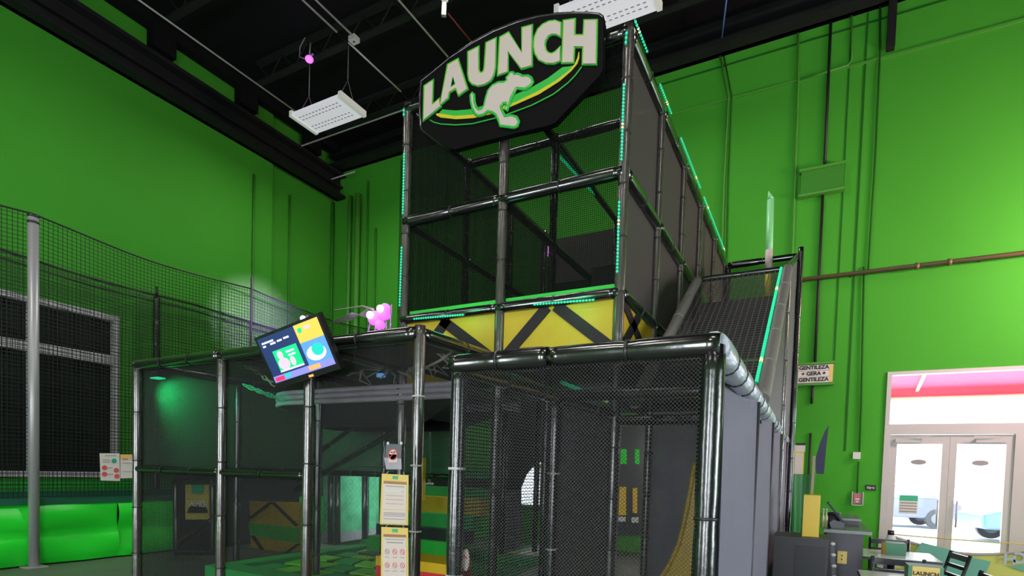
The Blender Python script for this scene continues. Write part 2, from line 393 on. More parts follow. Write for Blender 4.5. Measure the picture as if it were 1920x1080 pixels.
# transom + doors
fy = YB-.03
wr = struct(MB().mat('clear_glass').box((DX0, YB+.06, 2.42), (DX1, YB+.07, DZ)).build('window_2'))
m = MB().mat('alu')
m.box((DX0, fy, 2.27), (DX1, YB+.12, 2.43)).box((DX0, fy, DZ-.05), (DX1, YB+.12, DZ-.001)).box((DX0, fy-.002, 2.431), (DX0+.06, YB+.118, DZ-.051)).box((DX1-.06, fy, 2.431), (DX1, YB+.118, DZ-.051))
m.build('window_frame', wr)
m = MB().mat('alu').box((DX0, fy, 0), (DX0+.085, YB+.12, 2.27)).box((2.56, fy, 0), (2.66, YB+.12, 2.27)).box((DX1-.08, fy, 0), (DX1, YB+.12, 2.27))
struct(m.build('trim_%d' % n)); n += 1
def door(x0, x1, idx, hinge):
    o = MB().mat('alu')
    s_ = .09
    o.box((x0+.002, YB, 0), (x0+s_, YB+.05, 2.26)).box((x1-s_, YB, 0), (x1-.002, YB+.05, 2.26)).box((x0+s_, YB+.002, 2.12), (x1-s_, YB+.048, 2.26)).box((x0+s_, YB+.002, .01), (x1-s_, YB+.048, .25))
    d = struct(o.build('door_%d' % idx))
    MB().mat('clear_glass').box((x0+s_, YB+.02, .25), (x1-s_, YB+.03, 2.12)).build('glass_pane', d)
    cxm = (x0+x1)/2
    MB().mat('alu').box((x0+.06 if hinge < 0 else x1-.46, YB-.06, 2.14), (x0+.40 if hinge < 0 else x1-.10, YB, 2.20)).bar((x0+.1 if hinge < 0 else x1-.1, YB-.05, 2.22), (x0+.5 if hinge < 0 else x1-.5, YB-.09, 2.23), .03, .015).build('door_closer', d)
    MB().mat('galv').tube([(x1-s_-.03 if hinge < 0 else x0+s_+.03, YB-.05, .85), (x1-s_-.03 if hinge < 0 else x0+s_+.03, YB-.05, 1.25)], .012).build('handle', d)
    # small round decal of the park on the glass
    m = MB().mat('ink_grey'); c = Vector((cxm, YB+.012, 1.83))
    m.poly([c+Vector((.10*math.cos(t), 0, .035*math.sin(t)+(.012 if math.sin(t) > 0 else 0))) for t in [2*math.pi*k/18 for k in range(18)]], .004, (0, 1, 0))
    m.build('decal', d)
    return d
door(DX0+.09, 1.80, 1, -1); door(1.80, 2.56, 2, 1); door(2.66, DX1-.08, 3, -1)
hs = thing('opening_hours_sticker', (1.33, YB, 1.18), 'small green and white striped notice on the left glass door', 'notice')
MB().mat('ink_green').box((1.20, YB+.008, 1.22), (1.44, YB+.012, 1.31)).build('header', hs)
m = MB().mat('paper').box((1.20, YB+.008, 1.02), (1.44, YB+.012, 1.22)).mat('ink_grey')
for k in range(4): m.box((1.21, YB+.004, 1.045+k*.045), (1.43, YB+.008, 1.065+k*.045))
m.build('sheet', hs)
# poster seen in the glass at the right frame edge
ps = thing('window_poster', (2.85, YB, 1.3), 'poster with yellow, blue and red blocks at the right edge of the glass', 'poster')
MB().mat('scr_blue').box((2.76, YB+.005, 1.62), (3.0, YB+.012, 1.72)).mat('banner_yellow').box((2.76, YB+.005, 1.50), (3.0, YB+.012, 1.62)).build('upper_sheet', ps)
MB().mat('ink_red').box((2.78, YB+.005, 1.15), (3.0, YB+.012, 1.40)).mat('paper').box((2.78, YB+.005, 1.40), (3.0, YB+.012, 1.48)).build('lower_sheet', ps)
# narrow window (3) glimpsed through the play frames
w3 = struct(MB().mat('clear_glass').box((VX0, YB+.06, VZ0), (VX1, YB+.07, VZ1)).build('window_3'))
MB().mat('alu').box((VX0, fy, VZ0), (VX0+.05, YB+.1, VZ1)).box((VX1-.05, fy, VZ0), (VX1, YB+.1, VZ1)).box((VX0, fy, VZ0), (VX1, YB+.1, VZ0+.05)).box((VX0, fy, VZ1-.05), (VX1, YB+.1, VZ1)).box((VX0, fy, 1.6), (VX1, YB+.1, 1.64)).build('window_frame', w3)

# ------------------------------------------------------------------ outside
o = MB().mat('concrete').box((-20, YB+.2, -.15), (40, 60, -.02)).build('ground'); struct(o)
aw = thing('awning', (2, YB+.3, 3.1), 'red fabric awning outside over the entrance doors', 'awning')
MB().mat('awning').poly([(-.6, YB+.25, 3.75), (-.6, YB+2.2, 3.32), (-.6, YB+2.2, 3.27), (-.6, YB+.25, 3.70)], 6.5, (1, 0, 0)).build('canopy', aw)
MB().mat('awning').box((-.6, YB+2.18, 3.10), (5.9, YB+2.22, 3.32)).build('valance', aw)
m = MB().mat('white_band')
for x in (-.55, 1.62, 3.8): m.bar((x, YB+.3, 3.67), (x, YB+2.2, 3.24), .05, .04)
m.tube([(-.6, YB+2.16, 3.10), (5.9, YB+2.16, 3.10)], .03).build('awning_frame', aw)
def car(x, y, rz, mat, label):
    t = thing('car', (0, 0, 0), label, 'car')
    prof = [(-2.1,.35),(-2.15,.75),(-1.6,.92),(-1.0,1.0),(-.45,1.42),(.75,1.45),(1.5,1.02),(2.05,.9),(2.15,.55),(2.1,.32)]
    b = MB().mat(mat).poly([(a, -.85, z) for a, z in prof], 1.7, (0, 1, 0)); 
    body = b.build('body', t)
    bv = body.modifiers.new('bevel', 'BEVEL'); bv.width = .09; bv.segments = 3
    MB().mat('car_glass').poly([(-.88,-.86,1.0),(-.42,-.86,1.36),(.70,-.86,1.38),(1.25,-.86,1.02)], .01, (0,-1,0)).build('window', t)
    for wx in (-1.35, 1.35):
        for wy in (-.86, .70):
            MB().mat('tyre').tube([(wx, wy, .33), (wx, wy+.18, .33)], .33, 22).mat('grey_pad').tube([(wx, wy-.01, .33), (wx, wy+.02, .33)], .18, 14).build('wheel', t)
    MB().mat('white_band').ball((-2.08, -.55, .68), .12, sq=(.4, 1.4, .8)).build('headlight', t)
    t.location = (x, y, 0); t.rotation_euler = (0, 0, rz); return t
car(5.9, 20.0, math.radians(8), 'car_blue', 'blue car parked outside behind the right door')
car(2.2, 24.0, math.radians(10), 'car_violet', 'violet car parked outside behind the left door')
car(11.0, 17.5, math.radians(10), 'car_blue', 'blue car at the far right edge beyond the glass')

# ================================================================== things on the back wall
def cable(name, pts, r, mat, label, cat, group=None):
    return tag(MB().mat(mat).tube(pts, r, 8).build(name), label, cat, group)
def B(x, y, d=.03): p = at(x, y, Y=YB-d); return tuple(p)
cable('wall_conduit', [B(1350, 105), B(1366, 180), B(1358, 330), B(1352, 520), B(1352, 700)], .018, 'green_pipe', 'left one of the bent pair of conduits on the back wall', 'conduit', 'thin conduits on the back wall')
cable('wall_conduit', [B(1357, 105), B(1372, 180), B(1365, 330), B(1361, 520), B(1361, 700)], .012, 'groove', 'darker conduit beside the left bent conduit on the back wall', 'conduit', 'thin conduits on the back wall')
cable('wall_conduit', [B(1496, 62), B(1497, 150), B(1492, 300), B(1486, 480), B(1480, 700)], .018, 'green_pipe', 'green conduit rising from the stair tower corner up to the beam', 'conduit', 'thin conduits on the back wall')
cable('wall_conduit', [B(1558, 38), B(1546, 318)], .022, 'ink_black', 'black drop pipe above the green recessed wall box', 'conduit')
cable('wall_conduit', [B(1543, 362), B(1528, 682)], .022, 'ink_black', 'black pipe between the wall box and the kindness sign', 'conduit')
cable('wall_conduit', [B(1524, 722), B(1522, 757)], .020, 'ink_black', 'short black pipe just below the kindness sign', 'conduit')
cable('wall_conduit', [B(1520, 812), B(1514, 945)], .018, 'ink_black', 'black pipe low on the wall behind the navy flag', 'conduit')
cable('wall_conduit', [B(1597, 25), B(1597, 112), B(1590, 122), B(1500, 150)], .014, 'green_pipe', 'thin conduit that turns along the joint high on the back wall', 'conduit')
cable('wall_conduit', [B(1620, 500), B(1615, 760), B(1611, 850)], .014, 'groove', 'thin green conduit down to the white junction box', 'conduit')
cable('wall_conduit', [B(1610, 866), B(1607, 925)], .012, 'groove', 'short conduit between junction box and fire alarm', 'conduit')
cable('wall_conduit', [B(1650, 8), B(1650, 105), B(1641, 300), B(1628, 505)], .014, 'groove', 'long thin conduit on the back wall left of the black hanger', 'conduit')
# sprinkler main
sp = thing('sprinkler_pipe', at(1505, 528, Y=YB-.12), 'brown sprinkler pipe running along the back wall above the doors', 'pipe')
MB().mat('brown_pipe').tube([(-.36, YB-.12, 4.85), (7.95, YB-.12, 4.85)], .036, 12).build('pipe', sp)
for x in (1.22, 1.62, 3.4): MB().mat('brown_pipe').tube([(x, YB-.12, 4.85), (x+.05, YB-.12, 4.85)], .05, 12).build('coupling', sp)
for x in (.35, 2.0, 4.4): MB().mat('groove').box((x, YB-.14, 4.83), (x+.02, YB-.002, 4.87)).build('bracket', sp)
tag(MB().mat('green_recess').box((-.42, YB-.10, 6.26), (.20, YB, 6.66)).mat('green_pipe').box((-.45, YB-.13, 6.64), (.22, YB, 6.68)).box((-.45, YB-.13, 6.23), (.22, YB, 6.27)).build('wall_box'), 'green rectangular box high on the back wall between black pipes', 'wall box')
tag(MB().mat('black_steel').box((.69, YB-.16, 8.28), (.80, YB-.03, 9.3)).build('pipe_hanger'), 'black vertical hanger ending above the pale joint at top right', 'hanger')
# kindness sign
ks = thing('wall_sign', (-.06, YB, 3.27), 'small cream plank sign lettered GENTILEZA GERA GENTILEZA on the green wall', 'sign')
m = MB().mat('paper')
for k in range(3): m.box((-.36, YB-.06, 3.135+k*.1), (.19, YB-.03, 3.228+k*.1))
m.mat('poster_yellow').box((.14, YB-.062, 3.135), (.19, YB-.03, 3.43)).build('plank_face', ks)
MB().mat('green_pipe').box((-.40, YB-.07, 3.09), (.21, YB-.0, 3.125)).box((-.40, YB-.07, 3.44), (.21, YB-.0, 3.475)).box((-.40, YB-.03, 3.09), (.21, YB, 3.47)).build('sign_back', ks)
for k, t_ in enumerate(('GENTILEZA', '+ GERA +', 'GENTILEZA')):
    text_mesh('lettering', t_, .085, 'ink_black', frame((-.09, YB-.063, 3.385-k*.1), (1, 0, 0), (0, 0, 1)), ks)
jb = thing('junction_box', (.585, YB, 1.92), 'small white junction box on the green wall left of the doors', 'junction box')
MB().mat('white_plastic').box((.535, YB-.06, 1.87), (.64, YB, 1.98)).build('cover', jb)
fa = thing('fire_alarm', (.62, YB, 1.22), 'red fire alarm pull station with clear cover beside the doors', 'fire alarm')
MB().mat('red_plastic').box((.58, YB-.05, 1.15), (.68, YB-.01, 1.30)).mat('white_plastic').box((.60, YB-.055, 1.205), (.66, YB-.05, 1.23)).box((.61, YB-.055, 1.165), (.65, YB-.05, 1.185)).build('pull_station', fa)
MB().mat('sleeve').box((.555, YB-.08, 1.12), (.705, YB-.075, 1.33)).mat('white_plastic').box((.55, YB-.08, 1.115), (.56, YB, 1.335)).box((.70, YB-.08, 1.115), (.71, YB, 1.335)).box((.55, YB-.08, 1.115), (.71, YB, 1.125)).build('cover', fa)
ex = thing('door_sign', (.80, YB, 1.41), 'small black sign with white lettering left of the door frame', 'sign')
MB().mat('ink_black').box((.735, YB-.02, 1.365), (.875, YB, 1.455)).build('plate', ex)
text_mesh('lettering', 'Open', .045, 'paper', frame((.805, YB-.021, 1.41), (1, 0, 0), (0, 0, 1)), ex)
nb = thing('wall_notice', (-.25, YB, 1.84), 'pale notice with yellow border half hidden behind the stair tower', 'notice')
MB().mat('ink_black').box((-.30, YB-.02, 2.09), (-.16, YB, 2.13)).mat('paper').box((-.32, YB-.02, 1.98), (-.16, YB, 2.09)).build('header', nb)
MB().mat('banner_yellow').box((-.33, YB-.015, 1.55), (-.17, YB, 1.98)).mat('paper').box((-.31, YB-.02, 1.60), (-.19, YB-.012, 1.95)).build('sheet', nb)
tag(MB().mat('green_banner').sheet(lambda u, v: (-.40+.42*u-(.16*u*(1-v)), YB-.12+.04*math.sin(9*u+3*v), .01+1.59*v), 14, 10).build('draped_cloth'), 'dark green cloth draped beside the stair tower at the back wall', 'cloth')

# clear vertical tube at the stair tower
ct = thing('light_tube', at(1440, 560, Y=8.36), 'tall pale green translucent tube rising behind the stair tower', 'tube light')
P0, P1 = at(1441, 505, Y=8.36), at(1445, 375, Y=8.36)
MB().mat('tube_pale').tube([P0, P1], .045, 12).mat('sign_cream').tube([P0, P0.lerp(P1, .28)], .047, 12).build('tube', ct)
MB().mat('tube_pale').tube([P1, P1+Vector((-.03, 0, .12))], [.045, .006], 12).build('tip', ct)
MB().mat('sign_yellow').tube([P0-Vector((0, 0, .42)), P0], .04, 12).build('lower_sleeve', ct)

# ================================================================== ceiling fixtures and conduits
def fixture(cx_, cy_, z, lab, cables=True, L=1.24, W_=.62):
    t = thing('hanging_light', (cx_, cy_, z), lab, 'ceiling light', 'hanging high bay lights')
    m = MB().mat('fixture').box((cx_-L/2, cy_-W_/2, z), (cx_+L/2, cy_+W_/2, z+.05)).mat('fixture_slot')
    for r in (-.20, -.12, .10, .18):
        k = -L/2+.10
        while k < L/2-.12: m.box((cx_+k, cy_+r-.008, z-.004), (cx_+k+.045, cy_+r+.008, z)); k += .085
    m.build('reflector', t)
    for sx in (-1, 1):
        MB().mat('fixture_end').box((cx_+sx*L/2-.035, cy_-W_/2-.01, z-.015), (cx_+sx*L/2+.035, cy_+W_/2+.01, z+.09)).build('end_cap', t)
        if cables:
            x = cx_+sx*L*.40; a = (x, cy_, z+.5)
            MB().mat('cable').tube([(x, cy_-.22, z+.06), a], .006, 6).tube([(x, cy_+.22, z+.06), a], .006, 6).tube([a, (x, cy_, 9.2)], .007, 6).build('hanging_cable', t)
    return t
fixture(-8.26, 7.72, 8, 'white rectangular hanging light at left, in full view')
fixture(-2.84, 7.72, 8, 'white rectangular hanging light half hidden behind the big sign', L=1.3)
fixture(-4.15, 6.27, 8, 'white hanging light of which only a corner shows at the top edge', L=1.3)
# speaker hanging from that fixture's corner
tag(MB().mat('cable').bar(at(833, 6, Z=7.9), at(832, 30, Z=7.7), .06, .04).build('hanging_hook'), 'small hook hanging under the light corner at the top edge', 'hook')
def zc(x, y, z=9.1): return at(x, y, Z=z)
def ycond(X, y0, y1, lab, z=9.12, r=.016, mat='conduit'):
    return cable('ceiling_conduit', [(X, y0, z), (X, y1, z)], r, mat, lab, 'conduit', 'white conduits under the roof')
a, b = zc(255, 0), zc(556, 211); ycond((a.x+b.x)/2, a.y-2, b.y, 'thin white conduit running from the top edge to the left hanging light')
a, b = zc(564, 0), zc(632, 62); ycond((a.x+b.x)/2, a.y-2, b.y, 'thin white conduit left of the pair ending at the junction box')
a, b = zc(590, 0), zc(660, 68); ycond((a.x+b.x)/2, a.y-2, b.y, 'thin white conduit right of the pair ending at the junction box')
c = b; cb = thing('ceiling_junction_box', c, 'small square white junction box on the ceiling conduit', 'junction box')
MB().mat('white_plastic').box((c.x-.07, c.y-.02, 9.04), (c.x+.07, c.y+.12, 9.12)).mat('ink_black').disc((c.x, c.y+.05, 9.036), .02, (0, 0, 1)).build('box', cb)
a, b = zc(655, 81), zc(750, 174); ycond((a.x+b.x)/2, a.y, b.y, 'white conduit past the junction box heading for the tower')
a, b = zc(743, 0), zc(841, 108); ycond((a.x+b.x)/2, a.y-2, b.y, 'white conduit that disappears behind the left of the big sign')
a, b = zc(840, 25), zc(885, 80); cable('ceiling_conduit', [a, b], .014, 'red_conduit', 'dark red cable above the letter U of the sign', 'cable')
a, b = zc(1362, 0), zc(1352, 82); cable('ceiling_conduit', [a, b], .014, 'blue_conduit', 'blue cable hanging at the ceiling near the back wall', 'cable')
a, b = zc(499, 297, 8.95), zc(765, 193, 8.95)
cable('ceiling_conduit', [a+Vector((-.12, .0, -.1)), (a.x, a.y, 8.95), (b.x, a.y, 8.95), (a.x+7.5, a.y, 8.95)], .016, 'conduit', 'grey conduit crossing below the left hanging light', 'conduit')
a, b = zc(572, 352, 8.7), zc(665, 322, 8.7); cable('ceiling_conduit', [a, b], .016, 'conduit', 'short grey conduit crossing near the far left corner', 'conduit')
# small purple ceiling spot
pc = at(580, 111, Z=8.9); ps_ = thing('ceiling_spotlight', pc, 'small glowing purple spotlight high on a ceiling joist', 'spotlight')
MB().mat('purple_glow').ball(pc, .075, 12, (1, 1, .8)).build('lens', ps_)
MB().mat('cable').tube([pc, pc+Vector((.02, 0, .28))], .015, 8).bar(pc+Vector((-.1, 0, .06)), pc+Vector((.1, 0, .06)), .03, .02).build('bracket', ps_)
MB().mat('cable').tube([pc+Vector((-.03, 0, 0)), pc+Vector((-.26, 0, .12)), pc+Vector((-.25, 0, .3)), pc+Vector((-.12, 0, .42))], .010, 6).build('power_cord', ps_)
point('ceiling_spotlight_lamp', pc-Vector((0, .12, .15)), 3, (.8, .2, 1))
# pipes in the far left corner
for x, r, lab in ((652, .05, 'left of the two thick green pipes in the far corner'), (667, .07, 'right of the two thick green pipes in the far corner')):
    p = at(x, 600, Y=YB-.12); cable('corner_pipe', [(p.x, YB-.12, 0), (p.x, YB-.12, 8.3)], r, 'green_pipe', lab, 'pipe', 'green pipes in the far corner')
for x, lab in ((688, 'thin dark conduit on the back wall right of the corner pipes'), (704, 'thin dark conduit on the back wall nearer the tower')):
    p = at(x, 450, Y=YB-.04); cable('corner_conduit', [(p.x, YB-.04, 1), (p.x, YB-.04, 8.6 if x < 700 else 7.4)], .025, 'green_recess', lab, 'conduit')
cable('corner_conduit', [(XL+.04, 8.33, 4.6), (XL+.04, 8.33, 7.85)], .022, 'green_recess', 'thin conduit on the left wall above the net end', 'conduit')
cable('corner_conduit', [(XL-.09, 9.4, 3.5), (XL-.09, 9.4, 7.9)], .02, 'green_recess', 'thin conduit on the shaded end of the left wall', 'conduit')
cable('corner_conduit', [(XL-.06, 10.72, .5), (XL-.06, 10.72, 8.3)], .03, 'green_recess', 'dark conduit in the far left corner of the hall', 'conduit')

# ================================================================== trampoline zone on the left
PX = -9.35
tp = thing('trampoline_platform', ((XL+PX)/2, 3, 0), 'raised trampoline platform along the left wall faced with bright green pads', 'trampoline')
MB().mat('black_pad').box((XL+.02, -3, .05), (PX-.12, YB-.3, .84)).build('base', tp)
def padf(y0, y1):
    def fn(u, v):
        y = y0+(y1-y0)*u; bul = .07*abs(math.sin(2*math.pi*v))**.8*(.6+.4*math.sin(math.pi*u))+.014*math.sin(17*u+9*v)+.02*math.sin(9*u-6*v)
        return (PX-.06+bul+.03*(1-v), y, .02+.84*v)
    m = MB().mat('bright_pad').sheet(fn, 24, 14); return m
for y0, y1 in ((-3, -.5), (-.5, 2.1), (2.1, 4.72), (4.72, 7.3), (7.3, 10.3)):
    padf(y0, y1).build('side_pad', tp)
MB().mat('dark_teal_pad').box((PX-.42, -3, .845), (PX-.02, YB-.4, .93)).box((XL+.02, -3, .845), (XL+.35, YB-.4, .96)).build('top_pad', tp)
MB().mat('black_pad').box((XL+.35, -3, .845), (PX-.42, YB-.4, .86)).build('jumping_bed', tp)
MB().mat('green_vinyl').box((XL+.01, -3, .93), (XL+.12, YB-.4, 1.12)).build('wall_pad', tp)
# net near plane
def wavy(X, y0, y1, z0, z1, sag):
    def fn(u, v):
        y = y0+(y1-y0)*u; zt = z1-sag*abs(math.sin(math.pi*((y-3.63)/3.36)))
        return (X+.02*math.sin(3*y+2*v), y, z0+(zt-z0)*v)
    return fn
t = thing('safety_net', (PX, 3, .95), 'black square mesh net hung along the front of the trampolines', 'net')
MB().mat('net_grid').sheet(wavy(PX, -3, 10.3, .95, 4.75, .10), 60, 6).build('mesh', t)
f = wavy(PX, -3, 10.3, .95, 4.75, .10)
MB().mat('tie').tube([f(k/60, 1) for k in range(61)], .012, 6).build('edge_rope', t)
t = thing('safety_net', (XL+.25, 3, .95), 'second black net hung close to the left wall behind the trampolines', 'net')
f = wavy(XL+.22, -3, 10.3, .95, 4.62, .05)
MB().mat('net_grid').sheet(f, 60, 6).build('mesh', t)
MB().mat('tie').tube([f(k/60, 1) for k in range(61)], .018, 6).tube([Vector(f(k/60, 1))-Vector((0, 0, .12)) for k in range(61)], .012, 6).build('edge_rope', t)
t = thing('net_pole', (PX+.06, 3.63, 0), 'tall pale grey steel pole holding the trampoline net, nearest the camera', 'pole')
MB().mat('galv').tube([(PX+.06, 3.63, 0), (PX+.06, 3.63, 4.68)], .062, 20).build('tube', t)
MB().mat('tie').tube([(PX+.06, 3.63, 4.60), (PX+.06, 3.63, 4.63)], .066, 20).tube([(PX+.06, 3.63, 4.68), (PX+.06, 3.63, 4.72)], .064, 20).build('cap', t)
MB().mat('galv').box((PX-.06, 3.51, 0), (PX+.18, 3.75, .015)).build('base_plate', t)
p = Vector((XL+.28, 6.13, 0))
t = thing('net_pole', p, 'dark padded pole of the rear net, between window and play cage', 'pole')
MB().pad((p.x, p.y, .9), (p.x, p.y, 4.55), .06, 'vinyl').build('padding', t)
MB().mat('tie').tube([(p.x, p.y, 4.55), (p.x, p.y, 4.72)], .02, 8).build('tip', t)
t = thing('net_pole', (PX, 6.98, 0), 'thin dark pole at the end of the trampoline net', 'pole')
MB().mat('tie').tube([(PX, 6.98, .95), (PX, 6.98, 4.95)], .02, 8).build('tube', t)
# rule posters on the net by the play cage
def poster(name, quad, Y, lab, th=.006): pass
def P2(x, y, Y): return at(x, y, Y=Y)
X_ = PX+.035
def PP(x, y): return at(x, y, X=X_)
t = thing('rules_poster', PP(208, 875), 'white rules poster with one green and four red circles on the trampoline net', 'poster')
a, b, c, d = PP(187, 850), PP(224, 850), PP(225, 902), PP(189, 901)
MB().mat('paper').poly([a, b, c, d], .006, (-1, 0, 0)).build('sheet', t)
m = MB()
for x, y, mt in ((214, 864, 'ink_green'), (196, 877, 'ink_red'), (196, 889, 'ink_red'), (218, 882, 'ink_red'), (219, 893, 'ink_red')):
    q = at(x, y, X=X_+.002); m.mat(mt).disc(q, .036, (1, 0, 0), .003)
m.mat('ink_grey')
for x, y, x2 in ((197, 854, 218), (193, 862, 206), (193, 866, 206), (202, 877, 211), (202, 889, 212)):
    m.bar(at(x, y, X=X_+.003), at(x2, y, X=X_+.003), .004, .008)
m.build('print', t)
t = thing('rules_poster', PP(238, 875), 'pale poster with a yellow header beside the first cage post', 'poster')
a, b, c, d = PP(226, 853), PP(252, 853), PP(252, 896), PP(226, 897)
MB().mat('paper').poly([a, b, c, d], .006, (-1, 0, 0)).mat('poster_yellow').poly([at(226, 852, X=X_+.003), at(252, 852, X=X_+.003), at(252, 860, X=X_+.003), at(226, 860, X=X_+.003)], .002, (-1, 0, 0)).build('sheet', t)
MB().mat('ink_red').bar(at(230, 861, X=X_+.005), at(240, 861, X=X_+.005), .004, .015).mat('ink_grey').bar(at(230, 868, X=X_+.005), at(248, 868, X=X_+.005), .004, .006).bar(at(230, 884, X=X_+.005), at(248, 884, X=X_+.005), .004, .006).build('print', t)

# ================================================================== PLAY STRUCTURES
X0, X1, X2, X3 = -3.75, -2.625, -1.487, -.36
Y0 = 4.557
YS = [Y0, 5.67, 6.75, 7.80, 8.96, 10.15]
ZT, ZM, ZB_, ZY = 5.09, 3.98, 3.0, 2.58
tower = thing('climbing_tower', ((X0+X2)/2, Y0, 0), 'tall black netted climbing tower with three levels under the big lettered sign', 'play structure')
# posts
for x in (X0, X1, X2):
    for k, y in enumerate(YS):
        if x == X1 and k in (2, 4): continue
        top = ZT+.06
        if x == X1 and k == 3: top = ZT
        MB().pad((x, y, .02), (x, y, top), .046 if k == 0 else .042, 'vinyl_sheen' if k == 0 or x == X2 else 'vinyl').build('post', tower)
# front beams
for z, r in ((ZT, .05), (ZM, .052), (ZB_, .048)):
    MB().pad((X0, Y0-.01, z), (X1, Y0-.01, z), r, 'vinyl_beam').build('beam', tower)
    MB().pad((X1, Y0-.01, z), (X2, Y0-.01, z), r, 'vinyl_beam').build('beam', tower)
# side and inner beams
for x, zs in ((X0, (ZT, ZM, ZB_)), (X1, (ZT, ZM)), (X2, (ZT, ZM, ZB_))):
    for z in zs:
        for a, b in zip(YS, YS[1:]):
            MB().pad((x, a, z), (x, b, z), .042 if x != X2 else .055, 'vinyl_beam').build('beam', tower)
for y, zs in ((YS[1], (ZT,)), (YS[3], (ZM,)), (YS[5], (ZT, ZM, ZB_))):
    for z in zs: MB().pad((X0, y, z), (X2, y, z), .042, 'vinyl_beam').build('beam', tower)
# mesh panels
def netp(parent, mat, a, b, c, d, name='net_panel'): return MB().mat(mat).quad(a, b, c, d).build(name, parent, False)
for z0, z1 in ((ZB_, ZM), (ZM, ZT)):
    for xa, xb in ((X0, X1), (X1, X2)):
        netp(tower, 'net_fine', (xa, Y0+.03, z0), (xb, Y0+.03, z0), (xb, Y0+.03, z1), (xa, Y0+.03, z1))
for k, (a, b) in enumerate(zip(YS, YS[1:])):
    for z0, z1 in ((ZB_, ZM), (ZM, ZT)):
        netp(tower, 'net_dark', (X0+.02, a, z0), (X0+.02, b, z0), (X0+.02, b, z1), (X0+.02, a, z1))
        netp(tower, 'net_side', (X2-.02, a, z0), (X2-.02, b, z0), (X2-.02, b, z1), (X2-.02, a, z1))
    netp(tower, 'net_side', (X2-.02, a, ZY-.5), (X2-.02, b, ZY-.5), (X2-.02, b, ZB_), (X2-.02, a, ZB_))
netp(tower, 'net_fine', (X0, YS[5], ZB_), (X2, YS[5], ZB_), (X2, YS[5], ZT), (X0, YS[5], ZT))
netp(tower, 'net_side', (X0+.1, YS[3], ZM+.35), (X1, YS[3], ZM+.35), (X1, YS[3], ZT-.1), (X0+.1, YS[3], ZT-.1))
netp(tower, 'net_dark', (X0+.1, YS[3], ZB_), (X1, YS[3], ZB_), (X1, YS[3], ZM+.35), (X0+.1, YS[3], ZM+.35))
netp(tower, 'net_dark', (X1+.1, YS[3], ZM), (X2, YS[3], ZM), (X2, YS[3], ZT-.25), (X1+.1, YS[3], ZT-.25))
MB().mat('dark_panel').box((X1+.05, YS[2], ZB_+.02), (X2-.05, YS[2]+.03, ZM+.1)).build('inner_panel', tower)
MB().mat('black_pad').box((X0, Y0+.05, ZB_-.14), (X2, YS[5], ZB_-.06)).build('deck', tower)
MB().mat('black_pad').box((X0, YS[3], ZM-.1), (X2, YS[5], ZM-.04)).build('deck', tower)
MB().mat('green_vinyl').box((X0+.06, Y0+.02, ZB_+.035), (X1-.05, Y0+.12, ZB_+.09)).box((X1+.05, Y0+.02, ZB_+.035), (X2-.05, Y0+.12, ZB_+.09)).build('deck_edge', tower)
# yellow skirt panels with dark straps
def skirt(parent, p, q, nrm, z0=ZY-.03, z1=ZB_-.04, straps=((0, .42, 0), (.42, 1, 1))):
    p, q = Vector(p), Vector(q); n_ = Vector(nrm)
    def W(u, v): r_ = p.lerp(q, u); return Vector((r_.x, r_.y, z0+(z1-z0)*v))
    m = MB().mat('yellow_vinyl').poly([W(0, 0), W(1, 0), W(1, 1), W(0, 1)], .03, -n_)
    m.mat('strap')
    for u0, u1, dn in straps:
        a, b = (W(u0, 1), W(u1, 0)) if dn else (W(u0, 0), W(u1, 1))
        m.bar(a+n_*.006, b+n_*.006, .012, .10, (0, 0, 1) if False else (q-p).cross((b-a)).cross(b-a) if (q-p).cross(b-a).length > 1e-6 else (0, 0, 1))
    return m.build('printed_panel', parent)
plabel(skirt(tower, (X0+.04, Y0, 0), (X1-.05, Y0, 0), (0, -1, 0), straps=((.1, .5, 0), (.42, .98, 1))), 'yellow vinyl panel with dark diagonal straps')
plabel(skirt(tower, (X1+.05, Y0, 0), (X2-.05, Y0, 0), (0, -1, 0), straps=((.02, .42, 0), (.50, 1, 1))), 'yellow vinyl panel with dark diagonal straps')
plabel(skirt(tower, (X2+.01, Y0+.05, 0), (X2+.01, YS[1]-.05, 0), (1, 0, 0), straps=((0, 1, 1), (.0, .5, 0))), 'yellow vinyl panel with dark diagonal straps')
plabel(skirt(tower, (X0-.01, YS[1], 0), (X0-.01, Y0+.05, 0), (-1, 0, 0), z0=2.3, straps=((0, 1, 1),)), 'yellow vinyl panel with dark diagonal straps')
# small purple tag inside
tag(MB().mat('purple_glow').box(at(1028, 462, Y=7.74)-Vector((0, .02, 0)), at(1041, 479, Y=7.74)).build('plastic_tag'), 'small purple and pink tag on an inner tower post', 'tag')

# ---------- LAUNCH sign (flat board hung on the tower front)
SY = 4.40
def Z3(x, y): return (760+x/3.6, y/3.6)
def SP(x, y, off): X, Yp = Z3(x, y); return at(X, Yp, Y=SY-off)
sg = thing('lettered_sign', SP(700, 600, 0), 'large black sign with LAUNCH lettering and a cream kangaroo on the tower top', 'sign')
out = [(108,548),(180,492),(300,392),(460,288),(600,212),(760,150),(900,113),(1020,98),(1140,93),(1250,95),(1310,102),(1332,118),(1340,145),(1336,300),(1334,458),(1325,485),(1305,515),(1160,670),(1010,828),(960,848),(800,885),(560,945),(335,1008),(290,1000),(230,965),(165,915),(120,880),(106,850),(100,700)]
MB().mat('sign_black').poly([SP(x, y, 0) for x, y in out], .06, (0, 1, 0)).build('board', sg)
m = MB().mat('vinyl_beam'); pts = [SP(x, y, -.03) for x, y in out]; m.tube(pts+[pts[0]], .014, 6, False).build('board_edge', sg)
